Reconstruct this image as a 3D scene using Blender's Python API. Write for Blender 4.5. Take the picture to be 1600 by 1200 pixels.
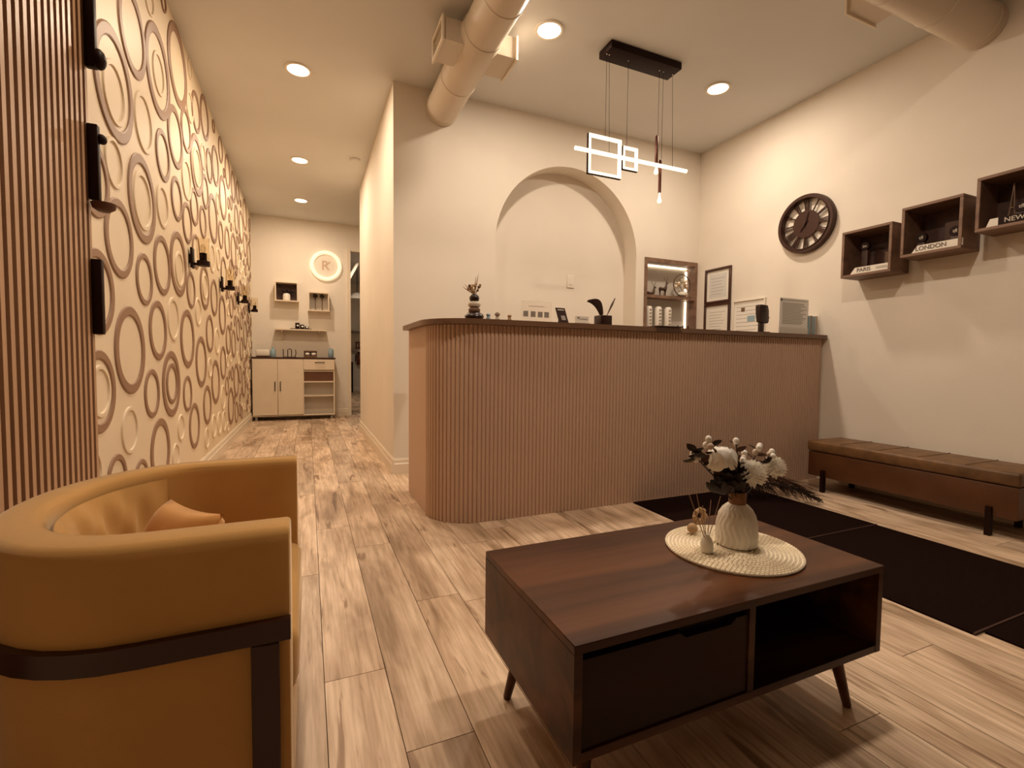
import bpy, bmesh, math, random
from mathutils import Vector, Matrix
random.seed(7)
for o in list(bpy.data.objects): bpy.data.objects.remove(o, do_unlink=True)
S = bpy.context.scene
COL = S.collection
PI = math.pi
# ------------------------------------------------------------------ camera
FPX, CAMH = 741.0, 0.90
yaw, pit, rol = math.radians(23.3), math.radians(2.714), math.radians(-0.596)
_f = Vector((math.sin(yaw)*math.cos(pit), math.cos(yaw)*math.cos(pit), -math.sin(pit)))
_r = Vector((math.cos(yaw), -math.sin(yaw), 0)); _u = _r.cross(_f)
_r = _r*math.cos(rol) - _u*math.sin(rol); _u = _r.cross(_f)
cam = bpy.data.objects.new('camera', bpy.data.cameras.new('camera')); COL.objects.link(cam)
cam.data.sensor_fit = 'HORIZONTAL'; cam.data.sensor_width = 36; cam.data.lens = FPX/1600*36
cam.data.clip_start = 0.02
cam.matrix_world = Matrix(((_r.x, _u.x, -_f.x, 0), (_r.y, _u.y, -_f.y, 0), (_r.z, _u.z, -_f.z, CAMH), (0, 0, 0, 1)))
S.camera = cam
# ------------------------------------------------------------------ world, exposure
w = bpy.data.worlds.new('world'); S.world = w; w.use_nodes = True
w.node_tree.nodes['Background'].inputs[0].default_value = (1.0, 0.62, 0.36, 1)
w.node_tree.nodes['Background'].inputs[1].default_value = 0.12
S.view_settings.view_transform = 'Standard'; S.view_settings.look = 'None'
S.view_settings.exposure = 0.10; S.view_settings.gamma = 1; S.view_settings.use_curve_mapping = False
LAMP = (1.0, 0.83, 0.66)      # colour of the reception downlights
LAMP_HALL = (1.0, 0.79, 0.58) # warmer hallway downlights
LAMP_W = 18.5                 # watts of each downlight

def at(px, py, ax, val):      # pixel of the 1600x1200 photo -> point on the plane axis=val
    d = _r*((px-800)/FPX) + _u*(-(py-600)/FPX) + _f
    c = Vector((0, 0, CAMH)); return c + d*((val-c[ax])/d[ax])

# ------------------------------------------------------------------ materials
MATS = {}
def lin(c): return tuple(((x/255+0.055)/1.055)**2.4 if x/255 > 0.04045 else x/255/12.92 for x in c)
def mat(name, col, rough=0.6, metal=0.0, var=0.0, vscale=6.0, bump=0.0, bscale=60.0, emit=None, estr=0.0, spec=0.5, stretch=(1, 1, 1), col2=None, trans=0.0, sheen=0.0, coat=0.0):
    if name in MATS: return MATS[name]
    m = bpy.data.materials.new(name); m.use_nodes = True; nt = m.node_tree; b = nt.nodes['Principled BSDF']
    b.inputs['Base Color'].default_value = (*col, 1); b.inputs['Roughness'].default_value = rough
    b.inputs['Metallic'].default_value = metal; b.inputs['Specular IOR Level'].default_value = spec
    if trans: b.inputs['Transmission Weight'].default_value = trans; b.inputs['IOR'].default_value = 1.1
    if sheen: b.inputs['Sheen Weight'].default_value = sheen; b.inputs['Sheen Roughness'].default_value = 0.35; b.inputs['Sheen Tint'].default_value = (1, .88, .70, 1)
    if coat: b.inputs['Coat Weight'].default_value = coat; b.inputs['Coat Roughness'].default_value = 0.15
    if emit: b.inputs['Emission Color'].default_value = (*emit, 1); b.inputs['Emission Strength'].default_value = estr
    if var or bump:
        tc = nt.nodes.new('ShaderNodeNewGeometry'); mp = nt.nodes.new('ShaderNodeMapping'); mp.inputs['Scale'].default_value = stretch
        nt.links.new(tc.outputs['Position'], mp.inputs['Vector'])
    if var:
        n = nt.nodes.new('ShaderNodeTexNoise'); n.inputs['Scale'].default_value = vscale; n.inputs['Detail'].default_value = 6
        nt.links.new(mp.outputs[0], n.inputs['Vector'])
        r = nt.nodes.new('ShaderNodeMixRGB'); r.inputs[1].default_value = (*[c*(1-var) for c in (col2 or col)], 1) if not col2 else (*col2, 1)
        r.inputs[2].default_value = (*[min(1, c*(1+var)) for c in col], 1)
        cr = nt.nodes.new('ShaderNodeMapRange'); cr.inputs[1].default_value = 0.3; cr.inputs[2].default_value = 0.7
        nt.links.new(n.outputs[0], cr.inputs[0]); nt.links.new(cr.outputs[0], r.inputs[0]); nt.links.new(r.outputs[0], b.inputs['Base Color'])
    if bump:
        n2 = nt.nodes.new('ShaderNodeTexNoise'); n2.inputs['Scale'].default_value = bscale; n2.inputs['Detail'].default_value = 4
        nt.links.new(mp.outputs[0], n2.inputs['Vector'])
        bp = nt.nodes.new('ShaderNodeBump'); bp.inputs['Strength'].default_value = bump; bp.inputs['Distance'].default_value = 0.01
        nt.links.new(n2.outputs[0], bp.inputs['Height']); nt.links.new(bp.outputs[0], b.inputs['Normal'])
    MATS[name] = m; return m

def floor_material():
    m = bpy.data.materials.new('oak_laminate'); m.use_nodes = True; nt = m.node_tree; N = nt.nodes; L = nt.links; b = N['Principled BSDF']
    geo = N.new('ShaderNodeNewGeometry'); oi = N.new('ShaderNodeObjectInfo')
    off = N.new('ShaderNodeVectorMath'); off.operation = 'MULTIPLY_ADD'; off.inputs[1].default_value = (1, 1, 1)
    sc = N.new('ShaderNodeVectorMath'); sc.operation = 'SCALE'; sc.inputs[0].default_value = (17.0, 31.0, 5.0); L.new(oi.outputs['Random'], sc.inputs['Scale'])
    ad = N.new('ShaderNodeVectorMath'); ad.operation = 'ADD'; L.new(geo.outputs['Position'], ad.inputs[0]); L.new(sc.outputs[0], ad.inputs[1])
    def noise(scale, st, detail=5, dist=0.0):
        mp = N.new('ShaderNodeMapping'); mp.inputs['Scale'].default_value = st; L.new(ad.outputs[0], mp.inputs[0])
        n = N.new('ShaderNodeTexNoise'); n.inputs['Scale'].default_value = scale; n.inputs['Detail'].default_value = detail; n.inputs['Distortion'].default_value = dist
        L.new(mp.outputs[0], n.inputs['Vector']); return n
    def ramp(node, stops):
        r = N.new('ShaderNodeValToRGB'); e = r.color_ramp.elements
        e[0].position, e[0].color = stops[0][0], (*stops[0][1], 1); e[1].position, e[1].color = stops[-1][0], (*stops[-1][1], 1)
        for p, c in stops[1:-1]: x = e.new(p); x.color = (*c, 1)
        L.new(node.outputs[0], r.inputs[0]); return r
    a = ramp(noise(2.6, (2.2, 0.75, 1), 6, 0.6), [(.32, (.45, .315, .21)), (.45, (.67, .495, .355)), (.60, (.86, .67, .50)), (.75, (.78, .595, .44))])
    g = ramp(noise(14, (4.0, 0.35, 1), 5, 0.3), [(.3, (.72, .68, .62)), (.6, (1, 1, 1)), (.8, (1.0, 1.0, 1.0))])
    k = ramp(noise(4.2, (4.0, .42, 1), 6, .9), [(.33, (.40, .31, .24)), (.385, (.95, .93, .9)), (1, (1, 1, 1))])
    h2 = ramp(noise(38, (3.0, .10, 1), 4, .2), [(.35, (.84, .81, .77)), (.58, (1, 1, 1)), (1, (1, 1, 1))])
    v = N.new('ShaderNodeMapRange'); v.inputs[3].default_value = 0.82; v.inputs[4].default_value = 1.12; L.new(oi.outputs['Random'], v.inputs[0])
    def mul(x, y, fac=1.0):
        q = N.new('ShaderNodeMixRGB'); q.blend_type = 'MULTIPLY'; q.inputs[0].default_value = fac; L.new(x, q.inputs[1]); L.new(y, q.inputs[2]); return q.outputs[0]
    c = mul(a.outputs[0], g.outputs[0]); c = mul(c, k.outputs[0], .85); c = mul(c, h2.outputs[0]); c = mul(c, v.outputs[0])
    L.new(c, b.inputs['Base Color']); b.inputs['Roughness'].default_value = 0.42; b.inputs['Specular IOR Level'].default_value = 0.35
    return m

def wood_material(name, c1, c2, axis='x', scale=9.0, rough=0.4, spec=0.5, st=0.12):
    m = bpy.data.materials.new(name); m.use_nodes = True; nt = m.node_tree; N = nt.nodes; L = nt.links; b = N['Principled BSDF']
    geo = N.new('ShaderNodeNewGeometry'); mp = N.new('ShaderNodeMapping'); s = {'x': (st, 1, 1), 'y': (1, st, 1), 'z': (1, 1, st)}[axis]
    mp.inputs['Scale'].default_value = s; L.new(geo.outputs['Position'], mp.inputs[0])
    n = N.new('ShaderNodeTexNoise'); n.inputs['Scale'].default_value = scale; n.inputs['Detail'].default_value = 8; n.inputs['Distortion'].default_value = 0.8; L.new(mp.outputs[0], n.inputs['Vector'])
    r = N.new('ShaderNodeValToRGB'); e = r.color_ramp.elements; e[0].position = .32; e[0].color = (*c1, 1); e[1].position = .7; e[1].color = (*c2, 1)
    L.new(n.outputs[0], r.inputs[0]); L.new(r.outputs[0], b.inputs['Base Color']); b.inputs['Roughness'].default_value = rough; b.inputs['Specular IOR Level'].default_value = spec
    MATS[name] = m; return m

M_wall = mat('wall_paint', (.80, .725, .62), .75, var=.03, vscale=2, bump=.05, bscale=120)
M_ceil = mat('ceiling_paint', (.70, .69, .66), .85, var=.03, vscale=1.5)
M_ringwall = mat('relief_wallpaper', (.80, .67, .49), .5, var=.04, vscale=3)
M_ringbrown = mat('relief_brown', (.30, .175, .105), .5)
M_trim = mat('trim_white', (.80, .70, .56), .4)
M_black = mat('black_metal', (.014, .0032, .0014), .5, spec=.15)
M_counter = mat('counter_taupe', (.58, .395, .28), .5, var=.04, vscale=2)
M_countertop = wood_material('countertop_wood', (.13, .065, .035), (.20, .11, .065), 'x', 8, .35)
M_slat = mat('slat_brown', (.46, .28, .165), .42, var=.08, vscale=5, stretch=(1, 6, .3))
M_slatback = mat('slat_felt', (.075, .026, .006), .85)
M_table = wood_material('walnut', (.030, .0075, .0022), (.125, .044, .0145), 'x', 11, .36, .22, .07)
M_tabledark = wood_material('walnut_shaded', (.017, .003, .0008), (.030, .006, .0016), 'x', 11, .5, .2, .10)  # walnut darkened: shade of the table front and compartment put into the colour
M_chair = mat('tan_velvet', (.57, .315, .10), .8, var=.08, vscale=5, bump=.05, bscale=300, sheen=1.0, spec=.2)
M_chairframe = mat('dark_frame', (.035, .008, .003), .32)
M_benchtop = mat('bench_top', (.155, .075, .026), .5, var=.35, vscale=14)
M_bench = mat('bench_leather', (.095, .032, .0085), .45, var=.15, vscale=8)
M_mat = mat('black_mat', (.009, .0022, .0012), .95, spec=.08, bump=.3, bscale=500)
M_matedge = mat('mat_edge', (.05, .017, .008), .8)
M_white = mat('white_ceramic', (.80, .74, .64), .35)
M_paper = mat('paper', (.80, .76, .68), .7)
M_greypaper = mat('grey_paper', (.66, .64, .60), .7)
M_ink = mat('ink', (.16, .12, .10), .8)
M_darkwood = wood_material('frame_wood', (.04, .012, .005), (.075, .026, .011), 'z', 12, .4)
M_boxwood = wood_material('box_wood', (.15, .080, .050), (.26, .15, .095), 'y', 12, .5)
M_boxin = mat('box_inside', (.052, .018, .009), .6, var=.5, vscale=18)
M_clock = mat('clock_bronze', (.050, .016, .007), .45, metal=.2)
M_duct = mat('duct_paint', (.66, .56, .44), .45, bump=.08, bscale=14, stretch=(1, 1, 1))
M_glow = mat('led_glow', (1, .9, .7), .5, emit=(1.0, .80, .52), estr=2.2)
M_lens = mat('lamp_lens', (1, .9, .7), .5, emit=(1.0, .84, .60), estr=4.0)
M_glass = mat('clear_glass', (.95, .9, .8), .05, trans=1.0)
M_leaf = mat('dark_leaf', (.018, .006, .002), .6)
M_leaf2 = mat('brown_leaf', (.075, .028, .012), .6)
M_petal = mat('white_petal', (.92, .88, .80), .6)
M_bud = mat('pale_bud', (.62, .50, .40), .7)
M_bamboo = mat('bamboo_neck', (.22, .095, .03), .5)
M_reed = mat('reed', (.40, .25, .15), .6)
M_straw = mat('straw', (.95, .80, .62), .7, var=.15, vscale=150)
M_blue = mat('pale_blue', (.28, .40, .47), .5)
M_grey = mat('grey_plastic', (.30, .27, .23), .6)
M_stonew = mat('pale_stone', (.55, .47, .37), .6)
M_stoneb = mat('brown_stone', (.16, .085, .045), .6)
M_stoned = mat('dark_stone', (.022, .006, .003), .35)
M_cab = mat('cabinet_white', (.76, .64, .49), .5, var=.03)
M_cabin = mat('cabinet_inside', (.58, .52, .45), .7)
M_red = mat('dull_red', (.16, .04, .02), .45)
M_figure = mat('bronze_figure', (.06, .025, .012), .5)
M_dried = mat('dried_flower', (.42, .27, .14), .8)
M_floor = floor_material()
M_gap = mat('floor_gap', (.10, .055, .03), .9)
M_niche = mat('niche_panel', (.55, .50, .43), .6)
M_lamptrim = mat('lamp_trim', (.85, .78, .66), .4)

# ------------------------------------------------------------------ mesh builder
class MB:
    def __init__(s): s.v = []; s.f = []
    def add(s, vs, fs):
        n = len(s.v); s.v += [Vector(v) for v in vs]; s.f += [[i+n for i in f] for f in fs]; return s
    def box(s, x0, x1, y0, y1, z0, z1):
        return s.add([(x0, y0, z0), (x1, y0, z0), (x1, y1, z0), (x0, y1, z0), (x0, y0, z1), (x1, y0, z1), (x1, y1, z1), (x0, y1, z1)],
                     [(3, 2, 1, 0), (4, 5, 6, 7), (0, 1, 5, 4), (1, 2, 6, 5), (2, 3, 7, 6), (3, 0, 4, 7)])
    def prism(s, poly, a0, a1, ax=2):      # poly (u,v) extruded along axis ax; ax=0:(y,z) 1:(x,z) 2:(x,y)
        def P(u, v, a): return {0: (a, u, v), 1: (u, a, v), 2: (u, v, a)}[ax]
        n = len(poly); vs = [P(u, v, a0) for u, v in poly]+[P(u, v, a1) for u, v in poly]
        return s.add(vs, [list(range(n))[::-1], list(range(n, 2*n))]+[[i, (i+1) % n, n+(i+1) % n, n+i] for i in range(n)])
    def tube(s, pts, r, n=8, cap=True):
        pts = [Vector(p) for p in pts]; m = len(pts); rs = r if isinstance(r, (list, tuple)) else [r]*m; base = len(s.v); up = None
        for i, p in enumerate(pts):
            t = (pts[min(i+1, m-1)]-pts[max(i-1, 0)]).normalized()
            if up is None: up = t.orthogonal().normalized()
            up = (up - t*up.dot(t)); up = up.normalized() if up.length > 1e-6 else t.orthogonal().normalized()
            sd = t.cross(up)
            for k in range(n): a = 2*PI*k/n; s.v.append(p+(up*math.cos(a)+sd*math.sin(a))*rs[i])
        for i in range(m-1):
            for k in range(n): a = base+i*n+k; b = base+i*n+(k+1) % n; s.f.append([a, b, b+n, a+n])
        if cap: s.f.append([base+k for k in range(n)][::-1]); s.f.append([base+(m-1)*n+k for k in range(n)])
        return s
    def lathe(s, prof, c=(0, 0, 0), n=24, fn=None, ax=2):
        base = len(s.v); c = Vector(c)
        for j, (r, z) in enumerate(prof):
            for k in range(n):
                a = 2*PI*k/n; rr = max(r, 1e-4)*(fn(a, j/(len(prof)-1)) if fn else 1); p = (rr*math.cos(a), rr*math.sin(a), z)
                p = {2: p, 0: (p[2], p[0], p[1]), 1: (p[0], p[2], p[1])}[ax]; s.v.append(c+Vector(p))
        for j in range(len(prof)-1):
            for k in range(n): a = base+j*n+k; b = base+j*n+(k+1) % n; s.f.append([a, b, b+n, a+n])
        s.f.append([base+k for k in range(n)][::-1]); s.f.append([base+(len(prof)-1)*n+k for k in range(n)]); return s
    def ball(s, c, r, n=12, m=8):
        r = r if isinstance(r, (tuple, list)) else (r, r, r); c = Vector(c); base = len(s.v)
        for j in range(m+1):
            t = PI*(j+.02)/(m+.04)
            for k in range(n): a = 2*PI*k/n; s.v.append(c+Vector((r[0]*math.sin(t)*math.cos(a), r[1]*math.sin(t)*math.sin(a), -r[2]*math.cos(t))))
        for j in range(m):
            for k in range(n): a = base+j*n+k; b = base+j*n+(k+1) % n; s.f.append([a, b, b+n, a+n])
        s.f.append([base+k for k in range(n)][::-1]); s.f.append([base+m*n+k for k in range(n)]); return s
    def ring(s, c, R0, R1, h, ax=2, n=36):   # flat annulus, rectangular section, from c along axis
        base = len(s.v); c = Vector(c)
        for (r, z) in ((R0, 0), (R1, 0), (R1, h*.7), (R1-(R1-R0)*.12, h), (R0+(R1-R0)*.12, h), (R0, h*.7)):
            for k in range(n):
                a = 2*PI*k/n; p = (r*math.cos(a), r*math.sin(a), z); p = {2: p, 0: (p[2], p[0], p[1]), 1: (p[0], p[2], p[1])}[ax]; s.v.append(c+Vector(p))
        for j in range(6):
            for k in range(n): a = base+j*n+k; b = base+j*n+(k+1) % n; j2 = (j+1) % 6; s.f.append([a, b, base+j2*n+(k+1) % n, base+j2*n+k])
        return s
    def torus(s, c, R, r, ax=2, n=28, m=8, arc=1.0, a0=0.0):
        pts = []
        for k in range(n+1): a = a0+2*PI*arc*k/n; p = (R*math.cos(a), R*math.sin(a), 0); p = {2: p, 0: (0, p[0], p[1]), 1: (p[0], 0, p[1])}[ax]; pts.append(Vector(c)+Vector(p))
        return s.tube(pts, r, m)
    def leaf(s, p, d, l, wd, curl=0.2, nrm=None, n=4):
        p = Vector(p); d = Vector(d).normalized(); nn = Vector(nrm) if nrm else d.orthogonal(); sd = d.cross(nn).normalized(); nn = sd.cross(d); b = len(s.v)
        for i in range(n+1):
            t = i/n; wv = wd*math.sin(PI*min(.97, .08+t*.92))**.8; c = p+d*l*t - nn*curl*l*t*t
            s.v += [c-sd*wv, c+nn*wv*.25, c+sd*wv]
        for i in range(n):
            a = b+i*3; s.f += [[a, a+1, a+4, a+3], [a+1, a+2, a+5, a+4]]
        return s
    def xf(s, m4):
        s.v = [m4 @ v for v in s.v]; return s
    def build(s, name, m, parent=None, smooth=False, bevel=0.0, seg=2, loc=None, local=False):
        """vertices are world coordinates unless local; parent is an Empty or part whose origin is subtracted"""
        org = Vector((0, 0, 0))
        if parent is not None and not local: org = worldloc(parent)
        if loc is not None: org = Vector(loc)
        me = bpy.data.meshes.new(name); me.from_pydata([tuple(v-org) for v in s.v], [], s.f)
        bm = bmesh.new(); bm.from_mesh(me); bmesh.ops.remove_doubles(bm, verts=bm.verts, dist=1e-6); bmesh.ops.recalc_face_normals(bm, faces=bm.faces)
        if bevel:
            es = [e for e in bm.edges if len(e.link_faces) == 2 and e.calc_face_angle(0) > .5]
            bmesh.ops.bevel(bm, geom=es, offset=bevel, segments=seg, affect='EDGES', profile=.5, clamp_overlap=True)
        bm.to_mesh(me); bm.free(); me.materials.append(m)
        if smooth or bevel:
            me.polygons.foreach_set('use_smooth', [True]*len(me.polygons)); me.set_sharp_from_angle(angle=math.radians(42))
        o = bpy.data.objects.new(name, me); COL.objects.link(o)
        if parent is not None: o.parent = parent
        if loc is not None: o.location = Vector(loc) - (worldloc(parent) if parent is not None else Vector())
        return o
def worldloc(o):
    p = Vector(o.location)
    while o.parent: o = o.parent; p += Vector(o.location)
    return p
def tag(o, label=None, cat=None, group=None, kind=None):
    if label: o['label'] = label
    if cat: o['category'] = cat
    if group: o['group'] = group
    if kind: o['kind'] = kind
    return o
def thing(name, label, cat, loc=(0, 0, 0), group=None, rz=0.0):
    o = bpy.data.objects.new(name, None); COL.objects.link(o); o.location = loc; o.rotation_euler = (0, 0, rz); o.empty_display_size = .05
    return tag(o, label, cat, group)
def struct(o): o['kind'] = 'structure'; return o
def copy_tree(o, parent=None):
    c = o.copy(); COL.objects.link(c); c.parent = parent
    for ch in [x for x in bpy.data.objects if x.parent == o]: copy_tree(ch, c)
    return c
def text_mesh(txt, size, name, m, parent, mw, ext=.001):
    cu = bpy.data.curves.new(name, 'FONT'); cu.body = txt; cu.size = size; cu.align_x = 'CENTER'; cu.align_y = 'CENTER'; cu.extrude = ext; cu.offset = size*.012
    t = bpy.data.objects.new(name, cu); COL.objects.link(t); dg = bpy.context.evaluated_depsgraph_get(); me = bpy.data.meshes.new_from_object(t.evaluated_get(dg))
    bpy.data.objects.remove(t, do_unlink=True); me.materials.clear(); me.materials.append(m)
    me.transform(Matrix.Translation(-worldloc(parent)) @ mw); o = bpy.data.objects.new(name, me); COL.objects.link(o); o.parent = parent; return o
def frame_axes(origin, right, up):       # text plane placed with given right / up directions
    r = Vector(right).normalized(); u = Vector(up).normalized(); n = r.cross(u); o = Vector(origin)
    return Matrix(((r.x, u.x, n.x, o.x), (r.y, u.y, n.y, o.y), (r.z, u.z, n.z, o.z), (0, 0, 0, 1)))

# ------------------------------------------------------------------ room shell
XL, XR, YB, YF, ZC, XH = -0.76, 3.72, 3.80, 8.06, 3.04, 0.62
YFRONT, YHE = -1.7, 6.38
T = .12
floor = struct(MB().box(XL-.1, 6.0, YFRONT-.1, 14.6, -.06, -.004).build('floor', M_gap))
ceil_o = struct(MB().box(XL-.1, 6.0, YFRONT-.1, 14.6, ZC, ZC+.08).build('ceiling', M_ceil))
wall_left = struct(MB().box(XL-T, XL, YFRONT, YF, 0, ZC).build('wall_left', M_ringwall))
struct(MB().box(XR, XR+T, YFRONT, YB+.4, 0, ZC).build('wall_right', M_wall))
struct(MB().box(XL-T, XR+T, YFRONT-T, YFRONT, 0, ZC).build('wall_front', mat('night_glass', (.035, .018, .010), .3)))
struct(MB().box(XH, XH+.12, YB+.26, YHE, 0, ZC).build('wall_hall', M_wall))
# far wall with the doorway at its right end
struct(MB().box(XL-T, .625, YF, YF+.12, 0, ZC).box(.625, 1.65, YF, YF+.12, 2.63, ZC).box(1.65, 3.0, YF, YF+.12, 0, ZC).build('wall_far', M_wall))
struct(MB().box(2.9, 3.0, YHE-.2, YF, 0, ZC).build('wall_side', M_wall))
struct(MB().box(XH+.12, 2.9, YHE-.1, YHE, 0, ZC).build('wall_partition', M_wall))
# room seen through the doorway
struct(MB().box(-.5, 4.5, 14.2, 14.3, 0, ZC).build('wall_utility_end', M_wall))
struct(MB().box(-.1, 0, YF+.12, 14.2, 0, ZC).build('wall_utility_left', M_wall))
struct(MB().box(3.5, 3.6, YF+.12, 14.2, 0, ZC).build('wall_utility_right', M_wall))

# back wall with arched niche and shelf niche (front face at YB, niches ND deep)
ND, ADP = .13, .185
ax0, ax1 = 1.47, 2.935; acx = (ax0+ax1)/2; aR = (ax1-ax0)/2; asp = 1.915      # arch springing
nx0, nx1, nz1 = 3.035, 3.705, 1.935
def back_wall():
    b = MB(); N = 80
    xs = [acx - aR*math.cos(PI*i/N) for i in range(N+1)]
    def q(x0, x1, z00, z01, z10, z11, y=YB):     # quad between columns: bottom z00->z01 , top z10->z11
        b.add([(x0, y, z00), (x1, y, z01), (x1, y, z11), (x0, y, z10)], [(0, 1, 2, 3)])
    q(XH, ax0, 0, 0, ZC, ZC); q(ax1, nx0, 0, 0, ZC, ZC); q(nx0, nx1, nz1, nz1, ZC, ZC); q(nx1, XR, 0, 0, ZC, ZC)
    za = lambda x: asp+.735*math.sqrt(max(0, 1-((x-acx)/aR)**2))
    for i in range(N):
        q(xs[i], xs[i+1], za(xs[i]), za(xs[i+1]), ZC, ZC)
        b.add([(xs[i], YB, za(xs[i])), (xs[i+1], YB, za(xs[i+1])), (xs[i+1], YB+ADP, za(xs[i+1])), (xs[i], YB+ADP, za(xs[i]))], [(0, 1, 2, 3)])
        q(xs[i], xs[i+1], 0, 0, za(xs[i]), za(xs[i+1]), YB+ADP)
    for x in (ax0, ax1): b.add([(x, YB, 0), (x, YB+ADP, 0), (x, YB+ADP, asp), (x, YB, asp)], [(0, 1, 2, 3)])
    for x in (nx0, nx1): b.add([(x, YB, 0), (x, YB+ND, 0), (x, YB+ND, nz1), (x, YB, nz1)], [(0, 1, 2, 3)])
    q(nx0, nx1, 0, 0, nz1, nz1, YB+ND); b.add([(nx0, YB, nz1), (nx1, YB, nz1), (nx1, YB+ND, nz1), (nx0, YB+ND, nz1)], [(0, 1, 2, 3)])
    b.add([(XH, YB, 0), (XH, YB+.26, 0), (XH, YB+.26, ZC), (XH, YB, ZC), (XR, YB+.26, 0), (XR, YB+.26, ZC)], [(0, 1, 2, 3), (1, 4, 5, 2)])
    return b
struct(back_wall().build('wall_back', M_wall))

# ------------------------------------------------------------------ baseboards
def baseboard(name, p0, p1, nrm):
    p0 = Vector((*p0, 0)); p1 = Vector((*p1, 0)); n = Vector((*nrm, 0)); b = MB()
    prof = [(0, 0), (.018, 0), (.018, .075), (.012, .085), (.012, .105), (.006, .12), (0, .12)]
    vs = [p0+n*a+Vector((0, 0, z)) for a, z in prof]+[p1+n*a+Vector((0, 0, z)) for a, z in prof]; k = len(prof)
    b.add(vs, [list(range(k))[::-1], list(range(k, 2*k))]+[[i, (i+1) % k, k+(i+1) % k, k+i] for i in range(k)])
    return struct(b.build(name, M_trim))
baseboard('baseboard_left', (XL, 2.40), (XL, YF), (1, 0))
baseboard('baseboard_hall', (XH, YB-.018), (XH, YHE), (-1, 0))
baseboard('baseboard_back', (XH, YB), (ax0, YB), (0, -1))
baseboard('baseboard_right', (XR, YFRONT), (XR, 2.4), (-1, 0))
baseboard('baseboard_far', (XL+.02, YF), (.60, YF), (0, -1))
baseboard('baseboard_utility', (0, 14.2), (3.5, 14.2), (0, -1))
struct(MB().box(.585, .64, YF-.015, YF+.13, 0, 2.66).build('trim_1', M_trim))

# ------------------------------------------------------------------ floor planks
PW, PLN = .165, 1.29
pm = bpy.data.meshes.new('plank')
def plank_mesh():
    b = MB().box(-.5, .5, -.5, .5, -.012, 0); o = b.build('plank', M_floor); return o
pr = plank_mesh(); first = True
x = .0345-PW*5; col = -5
joint = {0: 1.38, 1: 2.345, 2: 1.73, 3: 2.95, 4: 2.2}
while x < 3.73:
    x0, x1 = max(x, XL+.001), min(x+PW, XR-.001)
    ymax = YF+.12 if x0 < XH-.02 else (14.2 if False else YB+ND)
    j = joint.get(col, (col*0.47) % PLN)
    y = j - PLN*math.ceil((j+1.6)/PLN)
    while y < ymax:
        ya, yb = max(y, YFRONT), min(y+PLN, ymax)
        if yb-ya > .05 and x1-x0 > .02:
            o = pr if first else pr.copy()
            if not first: COL.objects.link(o)
            first = False; o.parent = floor; o.location = ((x0+x1)/2, (ya+yb)/2, 0); o.scale = (x1-x0-.0022, yb-ya-.0022, 1)
        y += PLN
    x += PW; col += 1
for i in range(8):        # planks in the cross passage and the room behind the doorway
    for j in range(6):
        x0 = .696+i*.28; y0 = YHE+.02+j*1.29
        o = pr.copy(); COL.objects.link(o); o.parent = floor; o.location = (x0+.14, y0+.645, 0); o.scale = (.276, 1.286, 1)

for j in range(4):
    o = pr.copy(); COL.objects.link(o); o.parent = floor; o.location = (.612, 8.19+.645+j*1.29, 0); o.scale = (.162, 1.286, 1)

# ------------------------------------------------------------------ left wall relief rings
RB = [(187,225.5,-15,118),(245,264,-38,45),(150,206,45,221),(229,264,44,183),(263,291,43,166),(302,311,101,145),(243,265,203,284),(262,285,167,263),(283,297,170,238),
 (200,244,242,382),(267,284,276,346),(128,164,215,341),(163,209,309,437),(126,178,385,526),(211,239,394,479),(239,267,366,463),(266,291,360,465),(285,299,316,381),
 (178,229,475,619),(232,261,467,565),(281,304,481,577),(126,183,543,681),(225,249,574,655),(253,282,545,654),(259,277,565,633),(285,300,585,645),(165,200,707,795),(209,232,715,785),(233,268,650,760),
 (293,314,627,703),(305,323,523,607),(291,304.5,423,483),(311.5,327,412,485),(328,340,435,495),(341,353,460,524),(321,333.5,490,552),(329.5,343.5,560,633),(343,353.5,539,594),(317,330,600,665),
 (355,366,603,665),(352,360.5,506,555),(361,368,513,560),(364.5,373,566,622),(377,384,577,622),(366,372,626,662),(372.5,377,569,600),(369,374,495,534),(380,385.5,499,547),(374,380,525,565),(374.5,379,485,516),
 (301,310,144,207),(311,327,139,230),(329,337,176,219),(339,349,204,265),(299,315,211,306),(322,331,233,286),(331,341,229,291),(350,360,235,302),(361,367,268,317),(315,325,273,327),
 (297,309,294,353),(326,339,303,381),(310,323,321,373),(300,311,365,421),(341,348,345,389),(351,358,353,405),(360,369,363,422),(343,353,275,344),(368,374,278,324),(366,372,320,366),(373,380,329,381),(379,385,311,361),(380,385,362,402),(386,391,377,423),(345,353,400,455)]
RC = [(223,241,-30,22),(162,194,97,195),(239,255,83,148),(290,302,73,144),(210,238,146,239),(164,191,215,295),(209,236,268,361),(245,262,289,357),(284,298,249,313),(272,288,392,449),(261,280,463,534),
 (138,173,568,655),(188,217,633,711),(276,289,646,690),(269,280,691,735),(128,158,700,780),(315,325,427,469),(304.5,314,464,510),(335,343,511,555),(324,331,558,591),(344,353,600,642),(330,338,646,686),(339,346,642,680),(347,353,640,676),
 (319,327,667,702),(292,300,143,191),(303,312,231,292),(313,321,225,265),(337,343,301,335),(337,344,387,423),(327,335,380,427)]
def unit_ring(ri):
    return MB().ring((0, 0, 0), ri, 1.0, 1.0, 0, 36)
ringmesh = {}
for k, ri, m in (('b', .78, M_ringbrown), ('c', .83, M_ringwall)):
    o = unit_ring(ri).build('ring', m, smooth=True); ringmesh[k] = o.data; bpy.data.objects.remove(o, do_unlink=True)
placed = []
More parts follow.
